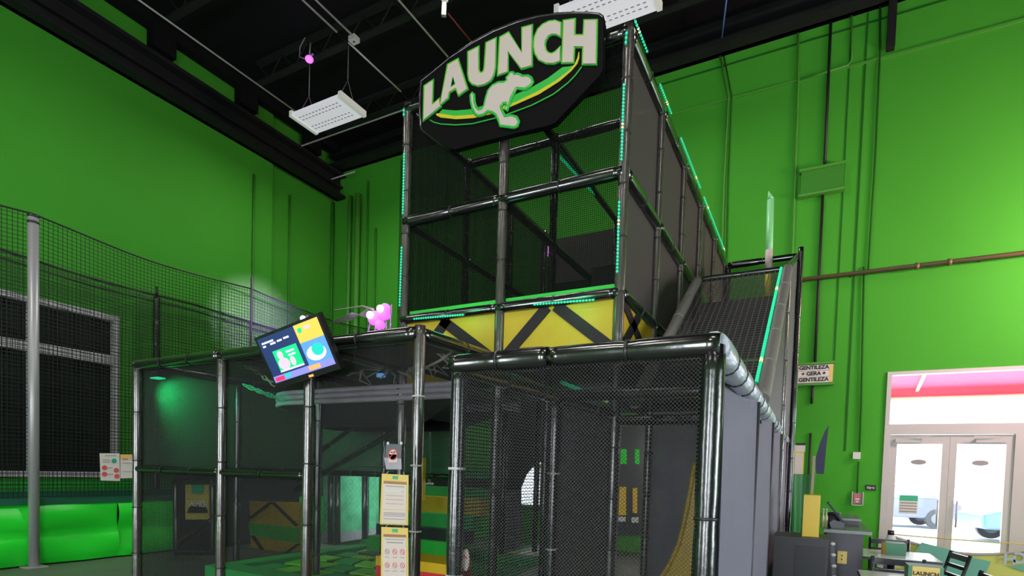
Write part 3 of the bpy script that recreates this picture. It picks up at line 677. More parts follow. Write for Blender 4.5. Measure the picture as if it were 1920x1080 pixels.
def offset(pl, d):
    n_ = len(pl); A = sum(pl[i][0]*pl[(i+1)%n_][1]-pl[(i+1)%n_][0]*pl[i][1] for i in range(n_)); sg_ = 1 if A > 0 else -1; r_ = []
    for i in range(n_):
        p0, p1, p2 = Vector(pl[i-1]), Vector(pl[i]), Vector(pl[(i+1)%n_])
        e1, e2 = (p1-p0).normalized(), (p2-p1).normalized(); n1, n2 = Vector((e1.y, -e1.x))*sg_, Vector((e2.y, -e2.x))*sg_
        b = (n1+n2); k = b.length
        if k < .5: b = n1; r_.append(tuple(p1+b*d)); continue
        b /= k; r_.append(tuple(p1+b*(d/max(.6, b.dot(n1)))))
    return r_
def glyph(pl, name, holes=None):
    m = MB()
    m.mat('sign_green').poly([SP(x, y, .012) for x, y in offset(pl, 11)], .012, (0, 1, 0))
    m.mat('sign_yellow').poly([SP(x, y, .016) for x, y in offset(pl, 3.5)], .004, (0, 1, 0))
    m.mat('sign_cream').poly([SP(x, y, .022) for x, y in pl], .006, (0, 1, 0))
    if holes:
        m.mat('sign_green').poly([SP(x, y, .024) for x, y in holes], .002, (0, 1, 0))
        m.mat('sign_black').poly([SP(x, y, .026) for x, y in offset(holes, -6)], .002, (0, 1, 0))
    return m.build(name, sg)
L_ = [(132,582),(183,546),(178,712),(226,672),(232,716),(124,806)]
A_ = [(290,438),(352,404),(414,598),(362,636),(343,590),(292,620),(282,660),(236,704)]
U_ = [(428,352),(490,320),(490,470),(498,490),(514,496),(532,482),(538,455),(549,292),(608,262),(603,455),(592,505),(570,542),(535,565),(490,575),(455,565),(434,540),(427,500)]
N_ = [(642,254),(695,224),(788,362),(792,190),(850,174),(849,440),(784,458),(692,342),(686,482),(628,502)]
C_ = [(1045,156),(1045,242),(1020,228),(988,226),(960,240),(942,268),(936,300),(944,340),(965,362),(990,366),(1016,352),(1042,322),(1040,408),(1000,424),(950,422),(905,400),(880,360),(870,310),(876,250),(898,200),(930,168),(970,148),(1010,143)]
H_ = [(1072,142),(1140,132),(1137,240),(1206,240),(1212,140),(1288,138),(1282,428),(1200,428),(1204,312),(1135,312),(1130,418),(1062,420)]
for g_, h_ in ((L_, None), (A_, [(320,512),(338,566),(304,588)]), (U_, None), (N_, None), (C_, None), (H_, None)): glyph(g_, 'letter', h_)
def band(up, lo, mat, off, name):
    m = MB().mat(mat); U = [SP(x, y, off) for x, y in up]; Lo = [SP(x, y, off) for x, y in lo]
    m.poly(U+Lo[::-1], .005, (0, 1, 0)); return m.build(name, sg)
band([(250,738),(340,746),(450,736),(600,690),(740,638),(850,590),(960,528),(1062,452),(1110,448)], [(228,764),(330,782),(450,774),(600,740),(740,690),(900,612),(1020,540),(1100,478),(1135,440)], 'sign_green', .008, 'swoosh')
band([(205,768),(225,764),(330,782),(450,774),(600,740),(740,690),(900,612),(1020,540),(1100,478),(1140,436),(1160,395),(1170,350)], [(212,780),(240,793),(340,804),(460,796),(600,765),(740,707),(900,636),(1040,548),(1120,478),(1160,430),(1174,390),(1174,350)], 'sign_yellow', .009, 'swoosh')
m = MB().mat('sign_green'); m.tube([SP(x, y, .01) for x, y in ((165,810),(195,826),(240,838),(340,844),(450,836),(600,800),(700,768),(850,712),(1000,636),(1100,558),(1150,505),(1190,450))], .006, 6).build('thin_line', sg)
K_ = [(683,528),(702,508),(712,492),(728,490),(738,505),(758,500),(774,506),(790,516),(830,514),(852,528),(862,552),(845,580),(812,602),(775,600),(752,596),(735,625),(716,660),(708,690),(700,712),(688,748),(672,738),(688,712),(686,696),(662,698),(645,718),(652,745),(668,775),(672,788),(722,782),(752,792),(768,822),(756,852),(735,862),(640,850),(632,815),(612,775),(585,758),(558,752),(528,776),(498,784),(474,770),(456,735),(444,690),(441,645),(452,628),(466,640),(468,690),(480,725),(498,744),(520,738),(534,715),(545,662),(560,615),(590,578),(630,558),(672,556),(722,574),(690,552)]
K_ = K_[:-2]+[(690,545)]
m = MB().mat('sign_cream').poly([SP(x, y, .022) for x, y in K_], .008, (0, 1, 0)); kl = [SP(x, y, .013) for x, y in K_]; k2 = [SP(x, y, .018) for x, y in K_]
m.mat('sign_green').tube(kl+[kl[0]], .013, 8, False).mat('sign_yellow').tube(k2+[k2[0]], .006, 6, False).build('kangaroo', sg)

# ---------- left play cage
XF1, XF2, XF3 = -3.776, -4.93, -6.34
YF, ZF, ZR = 3.38, 2.50, 1.41
cage = thing('play_cage', ((X1+XF3)/2, YF, 0), 'low black netted play cage at left with padded posts, under the screen', 'play structure')
for x in (XF3, XF2, XF1, X1):
    MB().pad((x, YF, .0), (x, YF, ZF+(.06 if x == X1 else 0)), .046, 'vinyl_sheen', 'white_tie' if x == X1 else 'tie', .5).build('post', cage)
for a, b in ((XF3, XF2), (XF2, XF1), (XF1, X1)):
    MB().pad((a, YF-.01, ZF), (b, YF-.01, ZF), .055, 'vinyl_beam').build('beam', cage)
    if a != XF1: MB().pad((a, YF, ZR), (b, YF, ZR), .04, 'vinyl').build('beam', cage)
MB().pad((X1, YF, ZF), (X1, Y0, ZF+.03), .052, 'vinyl_beam').build('beam', cage)
YC = 5.67
for y in (Y0, YC):
    for x in (XF3, XF2, XF1):
        MB().pad((x, y, .0), (x, y, ZF), .040, 'vinyl').build('post', cage)
for x in (XF3, XF2, XF1):
    MB().pad((x, YF, ZF), (x, YC, ZF), .045, 'vinyl_beam').build('beam', cage)
    if x == XF3: MB().pad((x, YF, ZR), (x, YC, ZR), .04, 'vinyl').build('beam', cage)
MB().pad((XF3, YC, ZF), (X1, YC, ZF), .045, 'vinyl_beam').build('beam', cage)
MB().pad((XF3, YC, ZR), (X0, YC, ZR), .04, 'vinyl').build('beam', cage)
# diagonal braces of the climbing ramp inside
MB().pad((XF3+.1, YC-.3, 1.15), (XF1-.3, YC-.3, 2.15), .035, 'vinyl').build('brace', cage)
MB().pad((XF3+.3, YC-.3, 1.55), (XF2+.3, YC-.3, 2.3), .03, 'vinyl').build('brace', cage)
for (a, b), zs in (((XF3, XF2), ((ZR, ZF, 'net_open'), (.05, ZR, 'net_open'))), ((XF2, XF1), ((ZR, ZF, 'net_open'), (.05, ZR, 'net_open'))), ((XF1, X1), ((.05, ZF, 'net_open'),))):
    for z0, z1, mt in zs: netp(cage, mt, (a, YF+.04, z0), (b, YF+.04, z0), (b, YF+.04, z1), (a, YF+.04, z1))
for x, mt in ((XF3, 'net_inner'), ):
    netp(cage, mt, (x, YF, ZR), (x, YC, ZR), (x, YC, ZF), (x, YF, ZF))
    netp(cage, 'net_fine', (x, YF, .05), (x, YC, .05), (x, YC, ZR), (x, YF, ZR))
netp(cage, 'net_inner', (XF3, YC, ZR), (XF1, YC, ZR), (XF1, YC, ZF), (XF3, YC, ZF))
netp(cage, 'net_open', (XF3, YC, .05), (XF2, YC, .05), (XF2, YC, ZR), (XF3, YC, ZR))
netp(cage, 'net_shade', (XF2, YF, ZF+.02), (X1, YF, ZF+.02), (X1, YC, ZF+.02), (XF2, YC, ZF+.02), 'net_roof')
netp(cage, 'net_dark', (XF3, YF, ZF+.02), (XF2, YF, ZF+.02), (XF2, YC, ZF+.02), (XF3, YC, ZF+.02), 'net_roof')
netp(cage, 'net_open', (X1, YF, ZY-.7), (X1, Y0, ZY-.7), (X1, Y0, ZF), (X1, YF, ZF))
# green padded rim and printed jumping floor inside the cage
jm = thing('play_mat', (-4.6, 4.4, 0), 'low green padded floor with lime and black blocks inside the left cage', 'mat')
MB().mat('mat_green').box((XF3+.15, 4.05, .01), (X1-.1, 4.35, .30)).box((XF3+.15, 6.6, .01), (X1-.1, 6.9, .36)).box((XF3+.15, 4.35, .01), (XF3+.4, 6.6, .3)).build('rim_pad', jm)
MB().mat('black_pad').box((XF3+.4, 4.35, .01), (X1-.1, 6.6, .24)).build('bed', jm)
m = MB(); rnd = random.Random(3)
for i in range(9):
    for j in range(5):
        x = XF3+.5+i*.36; y = 4.45+j*.42; s_ = rnd.uniform(-.1, .1)
        m.mat('lime' if (i+j) % 3 else 'mat_green').poly([(x+s_, y, .265), (x+.30+s_, y+.02, .265), (x+.24, y+.34, .265), (x-.06, y+.32, .265)], .02, (0, 0, -1))
m.build('printed_blocks', jm)
# deck with rounded light grey rim above the left cage
dk = thing('rope_deck', (-4.6, 4.9, 2.2), 'grey rimmed deck with a rounded left end above the left cage', 'platform')
def rimpath(off=0):
    pts = []
    yc, xr, xl, r_ = 5.15, X1-.4+.0, -5.36, .62+off
    pts.append((xr, yc-r_, 0)); pts.append((xl+.3, yc-r_, 0))
    for k in range(13):
        t_ = -math.pi/2-math.pi*k/12; pts.append((xl+r_*math.cos(t_), yc+r_*math.sin(t_), 0))
    pts.append((xr, yc+r_, 0)); return pts
m = MB()
for dz, rr, mt in ((2.215, .030, 'deck_rim'), (2.275, .030, 'deck_rim'), (2.33, .028, 'deck_rim')):
    m.mat(mt).tube([(x, y, dz) for x, y, _ in rimpath()], rr, 8)
m.build('rim', dk)
MB().mat('grey_pad').poly([(x, y, 2.33) for x, y, _ in rimpath(-.02)], .04, (0, 0, -1)).build('deck_board', dk)
m = MB().mat('black_pad')
rp = rimpath(-.03)
m.sheet(lambda u, v: (lambda p: (-4.6+(p[0]+4.6)*(.55+.45*v), 5.15+(p[1]-5.15)*(.55+.45*v), 1.95+.25*v))(rp[min(int(u*15), 15)]), 15, 4).build('bowl', dk)
# loose ropes and ties lying on the deck
m = MB().mat('rope')
for k in range(12):
    bx = -4.45+k*.15; z = 2.40
    m.tube([Vector((bx+rnd.uniform(-.12, .12), 4.50+rnd.uniform(-.05, .15), z+rnd.uniform(0, .13)+.05*math.sin(q*2+k))) for q in range(5)], .008, 6)
tag(m.build('tangled_rope'), 'pale loose ropes tangled along the deck edge below the screen', 'rope', kind='stuff')
for k, (x, w_) in enumerate(((-4.0, 'leftmost'), (-3.9, 'second from the left'), (-3.74, 'middle one'), (-3.5, 'fourth from the left'), (-3.36, 'rightmost'))):
    tag(MB().mat('rope').tube([(x, 4.5, 2.78), (x+.02, 4.5, 2.62), (x-.01, 4.5, 2.54)], .010, 6).tube([(x-.04, 4.5, 2.70), (x+.05, 4.5, 2.71)], .007, 6).build('rope_end'), w_+' of the knotted rope ends hanging behind the upper cage beam', 'rope', 'knotted rope ends behind the cage beam')
# plastic chain, green lit
def chain(pts, n_, name, lab, mat):
    t_ = thing(name, pts[0], lab, 'chain')
    P = [Vector(p) for p in pts]
    for k in range(n_):
        u = (k+.5)/n_*(len(P)-1); i = int(u); a = P[i].lerp(P[min(i+1, len(P)-1)], u-i)
        d_ = (P[min(i+1, len(P)-1)]-P[i]).normalized(); s1 = d_.cross(Vector((0, 1, 0)) if k % 2 else Vector((0, .6, .8))).normalized()
        ring = [a+d_*(.055*math.cos(q))+s1*(.022*math.sin(q)) for q in [2*math.pi*j/12 for j in range(13)]]
        MB().mat(mat).tube(ring, .006, 6, False).build('link', t_)
    return t_
chain([at(458, 722, Y=4.2), at(490, 735, Y=4.25), at(530, 750, Y=4.4)], 8, 'plastic_chain', 'green lit plastic chain at the left end of the deck', 'chain_green')
chain([at(452, 680, Y=4.4), at(485, 700, Y=4.4), at(515, 722, Y=4.4)], 8, 'plastic_chain', 'grey chain above the green one, left of the screen', 'rope')
chain([at(800, 640, Y=4.0), at(825, 662, Y=4.1), at(848, 685, Y=4.2)], 8, 'plastic_chain', 'short grey chain right of the cage corner post', 'rope')
cable('pull_strap', [at(797, 690, Y=4.0), at(825, 676, Y=4.0), at(855, 655, Y=4.0)], .012, 'rope', 'pale strap crossing under the corner beam', 'strap')
tag(MB().mat('scr_blue').box(at(706, 700, Y=4.5), at(723, 708, Y=4.56)).build('blue_clip'), 'small blue clip on the deck edge', 'clip')

# interior of left cage: yellow crossed panels, logo poster
def cpanel(name, x0, y0, x1, y1, Y, th=.05): return at(x0, y0, Y=Y), at(x1, y0, Y=Y), at(x1, y1, Y=Y), at(x0, y1, Y=Y)
yp = thing('foam_barrier', at(512, 1035, Y=6.6), 'yellow barrier with dark crossed straps and a green band inside the left cage', 'barrier')
a, b, c, d = [at(x, y, Y=6.6) for x, y in ((468, 940), (560, 942), (560, 1032), (470, 1038))]
MB().mat('yellow_vinyl').poly([a, b, c, d], .06, (0, 1, 0)).build('panel', yp)
m = MB().mat('strap')
for p, q in (((468, 972), (508, 942)), ((512, 942), (556, 985)), ((474, 1005), (497, 1037)), ((560, 1020), (535, 1038))):
    m.bar(at(*p, Y=6.57), at(*q, Y=6.57), .02, .07, (0, 1, 0))
m.build('crossed_straps', yp)
a, b, c, d = [at(x, y, Y=6.54) for x, y in ((466, 980), (558, 990), (558, 1018), (468, 1003))]
MB().mat('green_vinyl').poly([a, b, c, d], .03, (0, 1, 0)).build('green_band', yp)
lp = thing('logo_poster', at(370, 940, Y=5.36), 'yellow poster with an arched LAUNCH logo inside the left cage', 'poster')
a, b, c, d = [at(x, y, Y=5.36) for x, y in ((347, 906), (391, 906), (392, 974), (348, 974))]
MB().mat('poster_dark_yellow').poly([a, b, c, d], .02, (0, 1, 0)).mat('ink_green').poly([at(x, y, Y=5.345) for x, y in ((358, 908), (382, 908), (380, 926), (360, 926))], .01, (0, 1, 0)).build('sheet', lp)
arc = [at(370+19*math.cos(t_), 962-17*math.sin(t_), Y=5.34) for t_ in [math.pi*k/12 for k in range(13)]]
MB().mat('ink_black').poly(arc, .008, (0, 1, 0)).build('logo_arc', lp)
cc = at(370, 945, Y=5.33); text_mesh('lettering', 'LAUNCH', .12, 'paper', frame(cc, (1, 0, 0), (0, 0, 1)), lp)
# ladder / ramp frame under the poster
rf = thing('climbing_ramp', at(370, 1010, Y=5.3), 'dark padded frame ramp beside the logo poster inside the cage', 'ramp')
for p, q in (((335, 1020), (398, 975)), ((335, 1035), (398, 1035)), ((330, 905), (332, 1040)), ((400, 905), (400, 1040)), ((328, 903), (402, 903))):
    MB().pad(at(*p, Y=5.3), at(*q, Y=5.3), .05, 'vinyl').build('padded_rail', rf)
tag(MB().mat('black_pad').box((-9.25, 5.5, 0), (-9.17, 8.0, 1.42)).mat('grey_pad').box((-9.17, 5.5, 1.36), (-9.14, 8.0, 1.42)).build('dark_backdrop'), 'added dark backdrop behind the logo poster and the yellow barrier', 'partition')  # backdrop added to keep the area behind poster and barrier dark
# lit green wall pads seen through the middle bay
gw = thing('green_padding', at(660, 990, Y=8.0), 'bright green padding behind black mesh through the middle bay', 'padding')
a, b, c, d = [at(x, y, Y=8.0) for x, y in ((606, 890), (705, 890), (705, 1000), (606, 1004))]
MB().mat('pad_lit_tone').poly([a, b, c, d], .08, (0, 1, 0)).build('pad', gw)
a, b, c, d = [at(x, y, Y=7.9) for x, y in ((604, 1000), (705, 992), (705, 1006), (604, 1022))]
MB().mat('deck_rim').poly([a, b, c, d], .05, (0, 1, 0)).build('light_base', gw)
for p0 in (620, 633, 684):
    q0, q1 = at(p0, 888, Y=7.8), at(p0, 1018, Y=7.8); MB().mat('vinyl').tube([q0, q1], .055, 10).build('post', gw)
q0, q1 = at(560, 886, Y=7.8), at(712, 884, Y=7.8); MB().mat('vinyl').tube([q0, q1], .08, 10).build('rail', gw)
lc = at(665, 925, Y=7.2); spot('padding_fill', (lc.x+.3, lc.y-.2, lc.z+.3), at(655, 940, Y=8.0), 140, (.75, 1, .95), 110, .6)  # added spot without a fixture, brightens the green pads
# dark back panels inside the cage
tag(MB().mat('dark_panel').poly([at(600, 760, Y=7.9), at(860, 745, Y=7.9), at(860, 900, Y=7.9), at(600, 885, Y=7.9)], .05, (0, 1, 0)).build('mesh_wall'), 'dark mesh wall above the green padding in the middle bay', 'mesh wall')

# steps
st = thing('padded_steps', (-4.7, 5.9, 0), 'padded green, black and yellow steps climbing away between two posts', 'stairs')
cols = ['mat_green', 'grey_pad', 'green_vinyl', 'black_pad', 'mat_green', 'yellow_vinyl', 'mat_green', 'black_pad', 'mat_green']
zs = [.14, .30, .52, .68, .87, 1.10, 1.24, 1.38, 1.52]
yy = 5.75
for k, (cn, z1) in enumerate(zip(cols, zs)):
    z0 = zs[k-1] if k else 0
    MB().mat(cn).box((-5.6, yy+.18*k, max(0, z0-.02)), (-4.05, yy+.18*k+.22, z1)).build('step', st)
tag(MB().mat('yellow_plastic').box(at(792, 858, Y=5.5), at(797, 938, Y=5.56)).build('foam_column'), 'thin yellow upright beside the steps', 'column')
tag(MB().mat('galv').tube([at(806, 810, Y=6), at(805, 905, Y=6)], .02, 8).tube([at(790, 908, Y=5.9), at(812, 907, Y=5.9)], .015, 8).build('handrail'), 'thin metal handrail above the steps', 'handrail')
# red and yellow foam block by the entrance
fb = thing('foam_block', at(760, 1075, Y=4.2), 'red foam block with yellow top at the bottom of the steps', 'foam block')
a = at(704, 1078, Y=4.1); b = at(838, 1078, Y=4.1)
MB().mat('red_pad').box((a.x, 4.1, max(.02, a.z-.35)), (b.x, 4.5, b.z+.0)).build('base', fb)
MB().mat('yellow_plastic').box((a.x, 4.1, b.z), (b.x, 4.5, b.z+.09)).build('top', fb)

# ---------- near entrance cage
YN, ZN = 2.26, 2.0
XN = -1.514
ec = thing('entrance_cage', ((XN+X3)/2, YN, 0), 'near black netted entrance cage with padded frame and grey fabric side', 'play structure')
MB().pad((XN, YN, 0), (XN, YN, ZN), .040, 'vinyl', 'white_tie', .45).build('post', ec)
MB().pad((X3, YN, 0), (X3, YN, ZN), .046, 'vinyl', 'tie', .6).build('post', ec)
MB().pad((XN-.03, YN-.01, ZN), ((XN+X3)/2-.1, YN-.01, ZN), .048, 'vinyl_beam', 'tie', .4).build('beam', ec)
MB().pad(((XN+X3)/2-.1, YN-.01, ZN), (X3+.03, YN-.01, ZN), .048, 'vinyl_beam', 'tie', .4).build('beam', ec)
YP = [YN, 3.62, 4.94, 6.2, 7.55, 8.4]
for a, b in zip(YP, YP[1:]):
    MB().pad((X3, a, ZN), (X3, b, ZN), .058, 'light_sleeve', 'tie', .3).build('beam', ec)
    MB().mat('fabric_panel').sheet(lambda u, v, a=a, b=b: (X3+.05+.006*math.sin(6*u+4*v)-.10*math.sin(math.pi*u**.8), a+(b-a)*u, .04+(ZN-.06)*v), 12, 6).build('fabric_panel', ec)
for y in YP[1:]: MB().pad((X3, y, 0), (X3, y, ZN), .04, 'vinyl').build('post', ec); MB().mat('cabinet_dark').tube([(X3+.05, y, .04), (X3+.05, y, ZN-.05)], .012, 8).build('seam_cord', ec)
for y in (3.4, ):
    MB().pad((XN, y, 0), (XN, y, ZN), .04, 'vinyl', 'white_tie').build('post', ec)
MB().pad((XN, YN, ZN), (XN, Y0, ZN), .048, 'vinyl_beam').build('beam', ec)
MB().pad((XN, 3.4, ZN), (X3, 3.4, ZN), .04, 'vinyl_beam').build('beam', ec)
MB().pad((XN, Y0, ZN-.05), (X3, Y0, ZN-.05), .045, 'vinyl_beam').build('beam', ec)
netp(ec, 'net_open', (XN, YN-.03, .05), (X3+.03, YN-.03, .05), (X3+.03, YN-.03, ZN), (XN, YN-.03, ZN))
netp(ec, 'net_dark', (XN, YN, ZN+.01), (X3, YN, ZN+.01), (X3, Y0, ZN+.01), (XN, Y0, ZN+.01), 'net_roof')
netp(ec, 'net_fine', (XN, YN, .05), (XN, 3.4, .05), (XN, 3.4, ZN), (XN, YN, ZN))
netp(ec, 'net_grey', (XN, 3.4, .05), (XN, Y0, .05), (XN, Y0, ZN), (XN, 3.4, ZN))
# grey mesh walls deeper inside
q = at(1052, 900, Y=Y0+.2)
netp(ec, 'net_grey', (q.x, Y0+.2, .1), (X2, Y0+.2, .1), (X2, Y0+.2, 2.3), (q.x, Y0+.2, 2.3))
netp(ec, 'net_grey', (X2, YS[1], .1), (X2+.55, YS[1], .1), (X2+.55, YS[1], 2.2), (X2, YS[1], 2.2))
for x in (X2+.55,): MB().pad((x, YS[1], 0), (x, YS[1], 2.2), .035, 'vinyl').build('post', ec)
MB().mat('fabric_panel').poly([at(x, y, Y=4.5) for x, y in ((1054, 815), (1081, 795), (1079, 1000), (1064, 1000), (1062, 960), (1053, 955))], .01, (0, 1, 0)).build('torn_panel', ec)
MB().mat('black_pad').box((X2-2.3, 4.9, 0), (X3-.05, 8.4, .25)).build('floor_pad', ec)
# small pink tags
for x, y, Y, lab in ((1133, 915, 4.6, 'small pink tag on the grey mesh inside the entrance cage'), (873, 1050, 2.3, 'small pink tag at the foot of the entrance cage post')):
    c = at(x, y, Y=Y); tag(MB().mat('paper_pink').poly([c+Vector((.020*math.cos(t_), 0, .055*math.sin(t_))) for t_ in [2*math.pi*k/14 for k in range(14)]], .006, (0, 1, 0)).mat('ink_red').bar(c+Vector((-.01, -.004, .02)), c+Vector((.01, -.004, .01)), .003, .006).build('warning_tag'), lab, 'tag')
# green, white patterned floor inside
ff = thing('floor_mat', at(970, 1050, Z=.26), 'green and white printed floor mat seen through the entrance netting', 'mat')
for k, (mt, pl) in enumerate((('mat_green', ((915, 1045), (1015, 1018), (1028, 1085), (915, 1085))), ('paper', ((965, 1040), (1012, 1022), (1012, 1042), (975, 1060))), ('paper', ((975, 1078), (1012, 1056), (1016, 1085), (960, 1090))), ('yellow_vinyl', ((943, 1037), (960, 1032), (975, 1037), (955, 1043))))):
    MB().mat(mt).poly([at(x, y, Z=.27+.004*k) for x, y in pl], .02, (0, 0, -1)).build('mat_area', ff)
# grey locker panel + posts
tag(MB().mat('fabric_panel').poly([at(x, y, Y=8.8) for x, y in ((948, 920), (973, 920), (972, 1060), (945, 1063))], .1, (0, 1, 0)).build('grey_board'), 'grey board standing left of the bright slot window', 'board')
tag(MB().mat('black_pad').poly([at(x, y, Y=9.6) for x, y in ((930, 730), (1030, 730), (1030, 865), (1005, 866), (985, 890), (975, 915), (975, 1054), (930, 1054))], .06, (0, 1, 0)).build('archway_board'), 'black board with a curved edge above the bright slot window', 'board')
# yellow slide
sl = thing('slide', (-.7, 4.75, 0), 'bright yellow plastic slide curving down inside the entrance cage', 'slide')
edge = [(1303, 868), (1297, 905), (1290, 945), (1282, 985), (1273, 1020), (1262, 1045), (1250, 1068), (1236, 1088), (1205, 1115)]
E_ = [at(x, y, Y=4.72) for x, y in edge]
pl = E_+[Vector((E_[-1].x, 4.72, .05)), Vector((X3-.09, 4.72, .05)), Vector((X3-.09, 4.72, E_[0].z))]
MB().mat('yellow_plastic').poly(pl, .45, (0, 1, 0)).build('chute', sl)
MB().mat('yellow_plastic').tube([e+Vector((0, -.01, 0)) for e in E_], .018, 8).build('lip', sl)
# padded far wall inside with green and orange rectangles
fw = thing('arcade_partition', at(1205, 980, Y=9.9), 'dark partition with green and orange squares deep inside the entrance cage', 'partition')
a, b, c, d = [at(x, y, Y=9.9) for x, y in ((1158, 800), (1320, 790), (1320, 1000), (1158, 1005))]
MB().mat('black_pad').poly([a, b, c, d], .05, (0, 1, 0)).build('board', fw)
for mt, x0, x1, y0, y1, lab in (('bright_pad', 1160, 1174, 842, 870, 'green square'), ('bright_pad', 1190, 1198, 842, 870, 'green square'), ('bright_pad', 1229, 1242, 841, 871, 'green square'), ('yellow_plastic', 1159, 1173, 913, 966, 'orange rectangle'), ('yellow_plastic', 1186, 1194, 915, 962, 'orange rectangle'), ('yellow_plastic', 1226, 1241, 916, 968, 'orange rectangle'), ('yellow_plastic', 1246, 1252, 925, 975, 'orange rectangle'), ('white_band', 1158, 1172, 969, 978, 'white block'), ('white_band', 1184, 1196, 970, 980, 'white block'), ('white_band', 1216, 1240, 972, 984, 'white block')):
    a, b, c, d = [at(x, y, Y=9.86) for x, y in ((x0, y0), (x1, y0), (x1, y1), (x0, y1))]
    plabel(MB().mat(mt).poly([a, b, c, d], .03, (0, 1, 0)).build('square_panel', fw), lab)
lc = at(1215, 900, Y=9.1); point('partition_fill', (lc.x, lc.y, lc.z+.5), 45, (1, .95, .85), .08)  # added light without a fixture, brightens the coloured squares

# ---------- stair tower with sloped net roof
XS0, XS1 = -1.19, -.33
stt = thing('stair_tower', (-.76, 7.3, 0), 'tall netted stair section with sloping net roof at the right of the tower', 'play structure')
a1, b1 = Vector((XS1, 6.28, 3.60)), Vector((XS1, 4.1, 2.03))
a0, b0 = Vector((XS0, 6.28, 3.60)), Vector((XS0, 4.1, 2.03))
MB().pad(a0, b0, .05, 'rail_tan', 'cable', .5).build('sloped_rail', stt)
MB().pad(a1, b1, .05, 'rail_tan', 'cable', .5).build('sloped_rail', stt)
MB().pad(a0, a1, .03, 'vinyl').build('beam', stt)
netp(stt, 'net_rail', b0, b1, a1, a0, 'net_roof')
for x in (XS0, XS1):
    for y, zt in ((6.28, 3.6), (8.4, 4.45)):
        MB().pad((x, y, 0), (x, y, zt), .042, 'vinyl_sheen' if x == XS1 else 'vinyl').build('post', stt)
MB().pad((XS0, 8.4, 4.45), (XS1, 8.4, 4.45), .045, 'vinyl_beam').build('beam', stt)
MB().pad((XS1, 6.28, 3.6), (XS1, 8.4, 4.45), .03, 'vinyl').build('beam', stt)
MB().pad((XS1+.05, 8.1, 0), (XS1+.05, 8.1, 4.45), .035, 'vinyl').build('post', stt)
# side net of the sloped part (triangle down to the cage top)
m = MB().mat('net_side')
m.quad((XS1+.01, 4.1, 2.0), (XS1+.01, 6.28, 2.0), (XS1+.01, 6.28, 3.58), (XS1+.01, 4.1, 2.03)).build('net_panel', stt, False)
netp(stt, 'net_grey', (XS1+.01, 6.28, 2.0), (XS1+.01, 8.4, 2.0), (XS1+.01, 8.4, 4.4), (XS1+.01, 6.28, 3.6))
netp(stt, 'net_fine', (XS0, 8.4, 2.0), (XS1, 8.4, 2.0), (XS1, 8.4, 4.4), (XS0, 8.4, 4.4))
# padded steps inside under the net
for k in range(2, 6):
    y = 4.6+k*.5; z = 1.55+k*.34
    plabel(MB().mat('green_vinyl' if k % 2 else 'black_pad').box((X2+.1, y, z), (XS1-.06, y+.5, z+.12)).mat('black_pad').box((X2+.1, y, z+.12), (XS1-.06, y+.06, z+.34)).build('step', stt), 'green padded step' if k % 2 else 'black padded step')
tag(MB().mat('sign_yellow').poly([at(x, y, Y=7.5) for x, y in ((1424, 572), (1444, 570), (1446, 586), (1436, 588))], .02, (0, 1, 0)).build('yellow_tag'), 'small yellow tag inside the sloping stair net', 'tag')

# ---------- LED strips
def led(p, q, lab, group='green LED strips on the play structure', gap=.028, warm=9, r=.009, off=(0, 0, 0)):
    p, q = Vector(p)+Vector(off), Vector(q)+Vector(off)
    t_ = thing('led_strip', p, lab, 'light strip', group)
    MB().mat('led_base').tube([p, q], r*.8, 6).build('strip', t_)
    L = (q-p).length; m_ = MB(); k = 0; rnd_ = random.Random(int(L*100)); s0 = rnd_.randint(0, 40)
    N = max(1, int(L/gap))
    for i in range(N):
        c_ = p.lerp(q, (i+.5)/N); m_.mat('led_warm' if (i+s0) % 42 < 2 else 'led_teal').ball(c_, r*1.15, 6)
    o_ = m_.build('diodes', t_); o_['kind'] = 'stuff'; return t_
def T(x, y, X=None, Y=None): return at(x, y, Y=Y) if Y is not None else at(x, y, X=X)
fy_ = Y0-.06
led(T(757, 203, Y=fy_), T(757, 219, Y=fy_), 'short teal LED strip at the top of the left front tower post')
led(T(758, 286, Y=fy_), T(755, 402, Y=fy_), 'teal LED strip on the upper half of the left front tower post')
led(T(753, 462, Y=fy_), T(749, 575, Y=fy_), 'teal LED strip on the lower half of the left front tower post')
led(T(1175, 58, Y=fy_), T(1173, 84, Y=fy_), 'short teal LED strip at the top of the right front tower post')
led(T(1170, 156, Y=fy_), T(1165, 302, Y=fy_), 'teal LED strip on the upper half of the right front tower post')
led(T(1161, 376, Y=fy_), T(1157, 512, Y=fy_), 'teal LED strip on the lower half of the right front tower post')
led(T(775, 598, Y=fy_), T(870, 590, Y=fy_), 'teal LED strip on the left of the lower front tower beam')
led(T(1000, 571, Y=fy_), T(1115, 562, Y=fy_), 'teal LED strip on the right of the lower front tower beam')
for x0, y0, x1, y1, lab in ((1189, 76, 1213, 128, 'nearest teal LED strip along the top right edge of the tower'), (1236, 185, 1258, 240, 'second teal LED strip along the top right edge of the tower'), (1275, 290, 1312, 385, 'third teal LED strip along the top right edge of the tower'), (1318, 405, 1358, 500, 'farthest teal LED strip along the top right edge of the tower')):
    a = T(x0, y0, X=X2+.06); b = T(x1, y1, X=X2+.06); a.z = b.z = ZT+.05; led(a, b, lab, r=.009, gap=.036)
led(T(1040, 284, X=X1), T(1172, 425, X=X1), 'teal LED strip along the inner top beam of the tower', r=.014, gap=.045)
led(a1.lerp(b1, .04)+Vector((-.05, 0, .05)), a1.lerp(b1, .95)+Vector((-.05, 0, .05)), 'teal LED strip along the sloping rail of the stair net', r=.012, gap=.035)
led((XS1+.04, 8.35, 3.9), (XS1+.04, 8.35, 4.46), 'teal LED strip at the top corner of the stair tower', r=.012, gap=.04)
